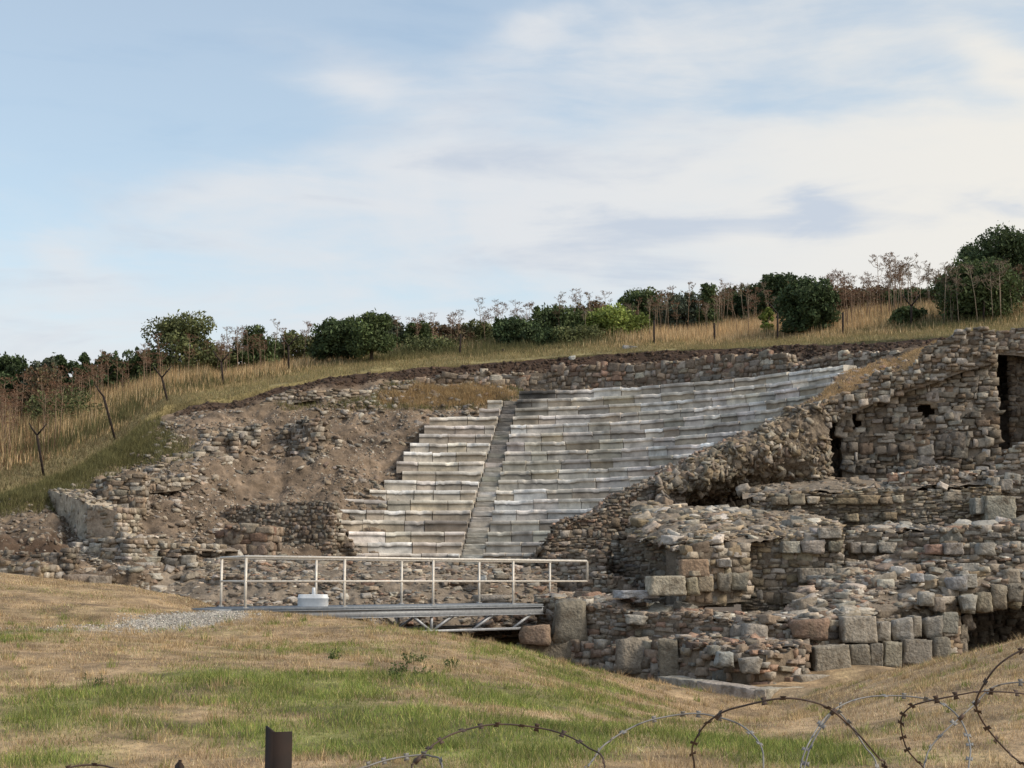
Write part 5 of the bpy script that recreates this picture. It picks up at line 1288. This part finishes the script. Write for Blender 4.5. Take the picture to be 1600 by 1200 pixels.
B = [
 ('tall_bush', 290, 500, 112, 10.5, 'olive', 'largest round olive bush on the left part of the ridge', dict(n=6500, spikes=2)),
 ('bush', 216, 545, 60, 13, 'mid', 'low dull green bush joined to the left side of the largest olive bush', dict(n=2400)),
 ('bush', 398, 515, 66, 10.0, 'mid', 'upright bush with brown stalks before it, right of the largest olive bush', dict(n=3400, spikes=2)),
 ('bush', 467, 519, 66, 11.0, 'olive', 'loose yellowish bush left of the twin trees', dict(n=2600)),
 ('young_tree', 530, 502, 74, 5.2, 'dark', 'dark bushy tree with a pale leaning trunk, left one of the twin trees', dict(n=4200, shape='tree', spikes=2, cat='tree')),
 ('young_tree', 580, 492, 66, 2.8, 'mid', 'slender tree with three leafy spires and a bare forked trunk', dict(n=3400, shape='tree', spikes=3, cat='tree')),
 ('bush', 606, 498, 58, 9.5, 'grey', 'round grey green bush peeping over the slender three spired tree', dict(n=2800)),
 ('bush', 652, 508, 50, 9.0, 'mid', 'small green bush just right of the grey green round bush', dict(n=2200)),
 ('bush', 700, 509, 78, 11.0, 'brown', 'rusty brown flat topped bush in the middle of the ridge', dict(n=3000)),
 ('bush', 752, 504, 58, 11.0, 'olive', 'olive and brown bush between the rusty bush and the dark middle bush', dict(n=2400)),
 ('bush', 811, 502, 72, 6.5, 'dark', 'dense dark bush, first of the dark mass in the middle of the ridge', dict(n=4200)),
 ('bush', 876, 482, 86, 8.0, 'mid', 'large bush with thin upright shoots right of the dense dark bush', dict(n=5200, spikes=5)),
 ('bush', 850, 515, 60, 5.0, 'dark', 'low dark bush under the bush with upright shoots', dict(n=2800)),
 ('bush', 932, 474, 64, 13.0, 'brown', 'dark reddish bush on the skyline left of the yellow green bush', dict(n=2600)),
 ('bush', 962, 487, 92, 8.0, 'bright', 'bright yellow green bush, the freshest on the ridge', dict(n=4400)),
 ('bush', 1012, 458, 92, 13.0, 'mid', 'tall domed green bush behind the yellow green one', dict(n=4600)),
 ('bush', 1075, 460, 68, 11.0, 'grey', 'bluish grey bush with fine upright twigs', dict(n=3600, spikes=5)),
 ('young_tree', 1111, 446, 46, 10.0, 'mid', 'narrow pale green tree with a pointed top beside the bluish bush', dict(n=3000, spikes=3, shape='cone', cat='tree')),
 ('bush', 1150, 451, 60, 14.5, 'dark', 'dark green bush right of the narrow pointed tree', dict(n=3200)),
 ('bush', 1190, 446, 62, 14.0, 'dark', 'dark bush behind the brown stalks, left of the highest dark crowns', dict(n=3200)),
 ('bush', 1234, 430, 84, 13.5, 'dark', 'big dark bush on the skyline just behind the round dark tree', dict(n=4600)),
 ('round_tree', 1268, 436, 84, 5.0, 'dark', 'round dark green tree standing alone before the hay', dict(n=6200, cat='tree')),
 ('shrub', 1204, 482, 22, 5.5, 'bright', 'small bright lime shrub in the hay left of the round dark tree', dict(n=900, leaf=.07)),
 ('bush', 1345, 456, 110, 14.5, 'brown', 'wide low brown bush among the fennel stalks', dict(n=3600)),
 ('bush', 1412, 456, 66, 15.0, 'mid', 'low dark green bush on the skyline right of the wide brown bush', dict(n=2600)),
 ('bush', 1424, 482, 46, 5.5, 'mid', 'small dull bush beside the forked fence post among fennel stalks', dict(n=1600)),
 ('bush', 1493, 432, 70, 12.0, 'brown', 'reddish brown bush left of the domed olive bush', dict(n=2600)),
 ('bush', 1524, 418, 124, 5.5, 'mid', 'great domed olive green bush on the right part of the ridge', dict(n=8500)),
 ('tree', 1578, 362, 134, 14.5, 'dark', 'tallest dark tree at the top right of the ridge', dict(n=9000, cat='tree')),
 ('tree', 1530, 388, 60, 16.5, 'dark', 'lower dark crown attached to the left of the tallest tree', dict(n=3600, cat='tree')),
 ('bush', 1602, 418, 70, 8.0, 'brown', 'dim brownish bush under the tallest tree at the right edge', dict(n=3200)),
 ('bush', 130, 543, 42, 14, 'dark', 'narrow dark green bush standing above the left treeline', dict(n=2600, shape='cone')),
 ('bush', 165, 553, 54, 15, 'dark', 'dark low bush right of the narrow dark green one, far left', dict(n=2400)),
 ('bush', 96, 553, 34, 17, 'dark', 'small pointed dark bush left of the narrow dark green one', dict(n=1600, spikes=1)),
 ('bush', 62, 556, 50, 17, 'grey', 'greyish low bush in the left treeline', dict(n=2200)),
 ('bush', 18, 556, 66, 19, 'dark', 'wide dark bush at the extreme left of the treeline', dict(n=3200)),
 ('bush', 60, 572, 60, 13, 'brown', 'low rust brown bush before the left treeline', dict(n=1600)),
 ('bush', -25, 552, 70, 18, 'dark', 'dark bush cut by the left edge of the view', dict(n=2600)),
 ('shrub', 98, 612, 96, 9.5, 'olive', 'wide yellow green shrub half buried in the hay at the far left', dict(n=2000, leaf=.07, trunk=False)),
 ('shrub', 905, 520, 80, 5.5, 'olive', 'low olive scrub in the grass under the yellow green bush', dict(n=2400, leaf=.07)),
 ('shrub', 670, 532, 90, 6.0, 'olive', 'low loose scrub under the rusty brown flat topped bush', dict(n=2000, leaf=.07)),
]
for k, (nm, px, yt, wp, ds, pal, lab, kw) in enumerate(B):
    bush(nm, px, yt, wp, ds, pal, lab, seed=k, **kw)

for k, (px, yt, wp, ds, pal) in enumerate([(245, 553, 46, 15, 'dark'), (352, 551, 40, 14.5, 'mid'), (434, 540, 44, 14.5, 'olive'), (497, 532, 46, 14, 'mid'), (632, 522, 46, 14, 'mid'), (676, 520, 44, 14.5, 'dark'),
        (728, 518, 50, 14.5, 'mid'), (780, 514, 46, 14.5, 'olive'), (842, 506, 50, 14, 'mid'), (905, 498, 50, 14, 'dark'), (985, 488, 50, 14.5, 'mid'), (1045, 480, 50, 14.5, 'dark'), (1132, 470, 50, 14.5, 'mid'),
        (1172, 466, 44, 14.5, 'dark'), (1300, 462, 60, 15, 'brown'), (1380, 462, 60, 15.5, 'brown'), (1455, 462, 50, 14, 'mid'), (190, 560, 50, 15, 'mid'), (120, 563, 50, 16, 'dark')]):
    bush('scrub', px, yt, wp, ds, pal, 'low scrub filling the gaps of the hedge line at the back of the ridge', 'bush', n=1500, seed=200 + k, trunk=False, group='low scrub along the skyline')

# ------------------------------------------------------------------ hay, turf and dried fennel
def sample(G, count, mask, r):
    nu, nv = G.shape[:2]
    a = np.linalg.norm(np.cross(G[1:, :-1] - G[:-1, :-1], G[:-1, 1:] - G[:-1, :-1]), axis=-1) * mask[:-1, :-1]
    p = (a / a.sum()).ravel(); k = r.choice(len(p), count, p=p); i, j = k // (nv - 1), k % (nv - 1)
    fu, fv = r.random((count, 1)), r.random((count, 1))
    return G[i, j] * (1 - fu) * (1 - fv) + G[i + 1, j] * fu * (1 - fv) + G[i, j + 1] * (1 - fu) * fv + G[i + 1, j + 1] * fu * fv, i, j
r = np.random.default_rng(5)
hm = sstep(1.8, 3.1, edge + 1.0 * fbm(HG * .6, 3, 81)) * (edge < 22) * (hpx > -80) * (hpx < 1700)
hm = np.maximum(hm, sstep(345, 250, hpx) * sstep(1.6, 3.2, edge + .8 * fbm(HG * .6, 3, 82)) * (edge < 24) * (hpx > -80))
c, i, j = sample(HG, 190000, hm, r)
px_, py_ = proj(c)
nz = fbm(c * .35, 3, 83); nz2 = fbm(c * 1.2, 2, 84)
hay = np.array([[.64, .47, .26], [.55, .385, .20], [.70, .54, .33], [.42, .285, .155]])[r.integers(0, 4, len(c))]
olv = np.array([[.13, .125, .055], [.17, .15, .07], [.10, .105, .045]])[r.integers(0, 3, len(c))]
red = np.array([[.20, .11, .065], [.16, .085, .05]])[r.integers(0, 2, len(c))]
gmask = np.clip(.35 * nz + .25 + .9 * np.exp(-((px_ - 820) / 190) ** 2) + .6 * np.exp(-((px_ - 600) / 90) ** 2) - .5 * np.exp(-((px_ - 1130) / 170) ** 2) + .55 * np.exp(-((px_ - 60) / 120) ** 2 - ((py_ - 690) / 50) ** 2) + .7 * np.exp(-((px_ - 230) / 60) ** 2 - ((py_ - 655) / 22) ** 2) - .25 + .4 * sstep(1330, 1500, px_)
              + .55 * np.exp(-((edge[i, j] - 3.6) / 1.2) ** 2), 0, 1)
colh = np.where((r.random(len(c)) < gmask)[:, None], olv, hay)
colh = np.where((r.random(len(c)) < .3 * sstep(140, 0, px_))[:, None], red, colh)
hh = r.uniform(.25, .85, len(c)) * (1 + .3 * nz2) * (.4 + .6 * sstep(2.2, 6, edge[i, j])) * np.where(px_ < 330, 1.15, .85)
b = MB(); blades(b, c[:, 0], c[:, 1], c[:, 2], hh, .030 * np.ones(len(c)), colh * np.exp(r.normal(0, .2, (len(c), 1))), .22)
kind(b.build('tall_dry_grass', M_GRASS), 'stuff')
tm = (edge > -.2) * (edge < 5.5) * (hpx > -80) * (hpx < 1700)
c, i, j = sample(HG, 90000, tm.astype(float), r)
tf = np.array([[.27, .23, .11], [.33, .26, .135], [.22, .205, .09], [.37, .285, .15]])[r.integers(0, 4, len(c))]
lf = sstep(330, 230, proj(c)[0])[:, None]; tf = tf * (1 - lf) + lf * np.array([[.15, .13, .065], [.20, .16, .085], [.12, .115, .05], [.24, .18, .10]])[r.integers(0, 4, len(c))]
b = MB(); blades(b, c[:, 0], c[:, 1], c[:, 2], r.uniform(.04, .2, len(c)), .022 * np.ones(len(c)), tf * np.exp(r.normal(0, .2, (len(c), 1))), .5)
sm = np.clip(strw[..., 0], 0, 1) * 1.0 + turf[..., 0] * .8
c, i, j = sample(SG, 42000, np.where(sm > .15, sm, 0), r)
isn = strw[i, j, 0] > .3
tf = np.where(isn[:, None], np.array([.38, .27, .14]), np.array([.16, .15, .065])) * np.exp(r.normal(0, .25, (len(c), 1)))
blades(b, c[:, 0], c[:, 1], c[:, 2], r.uniform(.05, .3, len(c)), .022 * np.ones(len(c)), tf, .5)
c, i, j = sample(END[0][0], 9000, np.clip(END[0][2] - .2, 0, 1), r)
blades(b, c[:, 0], c[:, 1], c[:, 2], r.uniform(.03, .14, len(c)), .02 * np.ones(len(c)), np.array([.42, .30, .165]) * np.exp(r.normal(0, .3, (len(c), 1))), .7)
kind(b.build('turf', M_GRASS), 'stuff')

def fennel_mesh(seed, tint):
    r = np.random.default_rng(seed); mb = MB()
    h = r.uniform(1.75, 2.3); top = np.array([r.normal(0, .08), r.normal(0, .08), h])
    stc = np.array([.26, .21, .155]) if tint == 'g' else np.array([.23, .16, .11])
    mb.tube([(0, 0, -.2), tuple(top * np.array([.3, .3, .5]) + np.array([r.normal(0, .03), 0, 0])), tuple(top)], [.017, .013, .007], 5, stc)
    tips = [(top, .2)]
    for k in range(r.integers(4, 8)):
        z = r.uniform(.55, .97) * h; a = r.uniform(0, 2 * pi); l = r.uniform(.12, .3)
        s = np.array([0, 0, z]) + top * np.array([.6, .6, 0]); e = s + np.array([cos(a) * l, sin(a) * l, l * r.uniform(.6, 1.2)])
        mb.tube([s, (s + e) / 2 + np.array([cos(a) * .04, sin(a) * .04, -.03]), e], [.010, .008, .005], 4, stc, False); tips.append((e, r.uniform(.1, .19)))
    hc = np.array([.155, .082, .050]) if tint == 'r' else np.array([.17, .125, .09])
    for e, R in tips:
        for j in range(8):
            a = r.uniform(0, 2 * pi); q = R * sqrt(r.random()); p = e + np.array([cos(a) * q, sin(a) * q, .09 + r.normal(0, .02)])
            mb.tube([e, p], [.004, .004], 3, stc, False)
            n = 4; leaves(mb, p + r.normal(0, .02, (n, 3)), np.full(n, .024), np.tile(hc, (n, 1)) * np.exp(r.normal(0, .3, (n, 1))), .5)
    return mb
prot = []
LABF = {'r': 'dead fennel plant with rusty brown seed heads on the hill ridge', 'g': 'dead fennel plant with pale grey brown stalk and thin seed heads on the hill ridge'}
for k in range(8):
    o = fennel_mesh(700 + k, 'r' if k < 5 else 'g').build('dead_fennel', M_DRY); tag(o, LABF['r' if k < 5 else 'g'], 'fennel plant', 'dead fennel plants on the ridge'); prot.append(o)
used = [False] * 8
spots = []
def frange(x0, x1, n, d0=5., d1=13., tint=None): 
    for _ in range(n): spots.append((random.uniform(x0, x1), random.uniform(d0, d1), tint))
frange(-10, 230, 44, 8, 14, 'r'); frange(230, 345, 10, 6, 10, 'r'); frange(340, 360, 7, 6, 10, 'r'); frange(365, 500, 16, 5.5, 12); frange(620, 790, 22, 7, 13, 'r'); frange(800, 905, 14, 6, 11); frange(905, 1000, 10, 7, 13)
frange(1000, 1240, 38, 5, 12, None); frange(1290, 1440, 52, 5, 13, 'r'); frange(1400, 1475, 12, 8, 13, 'g'); frange(1470, 1600, 22, 3.6, 5.4, 'g'); frange(0, 120, 6, 3.0, 6, 'r')
for px, ds, tint in spots:
    k = random.randrange(0, 5) if tint == 'r' else random.randrange(5, 8) if tint == 'g' else random.randrange(8)
    o = prot[k]
    if used[k]: o = o.copy(); COL.objects.link(o)
    used[k] = True
    o.location = tuple(hill_at(px, ds)); o.rotation_euler = (random.gauss(0, .05), random.gauss(0, .05), random.uniform(0, 6.28))
    s = random.uniform(.75, 1.18) * (1.15 if px > 1380 and px < 1480 else 1); o.scale = (s, s, s)
for k in range(8):
    if not used[k]: bpy.data.objects.remove(prot[k])

# small weeds on the mound
for k, (px, py) in enumerate([(628, 1050), (652, 1056), (640, 1040), (518, 1032), (612, 1060), (662, 1040), (152, 1076), (705, 1050)]):
    p = gp(px, py); r = np.random.default_rng(k); mb = MB(); p[2] = float(Gz(p[0], p[1]))
    for s in range(5):
        q = p + np.array([r.normal(0, .06), r.normal(0, .06), 0]); hgt = r.uniform(.06, .16)
        tp = q + np.array([r.normal(0, .05), r.normal(0, .05), hgt]); mb.tube([q - np.array([0, 0, .03]), (q + tp) / 2, tp], [.005, .004, .002], 4, (.075, .10, .035), False)
        n = 16; t = r.random((n, 1)); leaves(mb, q + (tp - q) * t + r.normal(0, .02, (n, 3)), r.uniform(.012, .026, n), np.tile([.075, .11, .035], (n, 1)) * np.exp(r.normal(0, .2, (n, 1))), .6)
    tag(mb.build('weed', M_LEAF), 'small leafy green weed growing in the dry grass of the mound', 'weed', 'weeds on the mound')
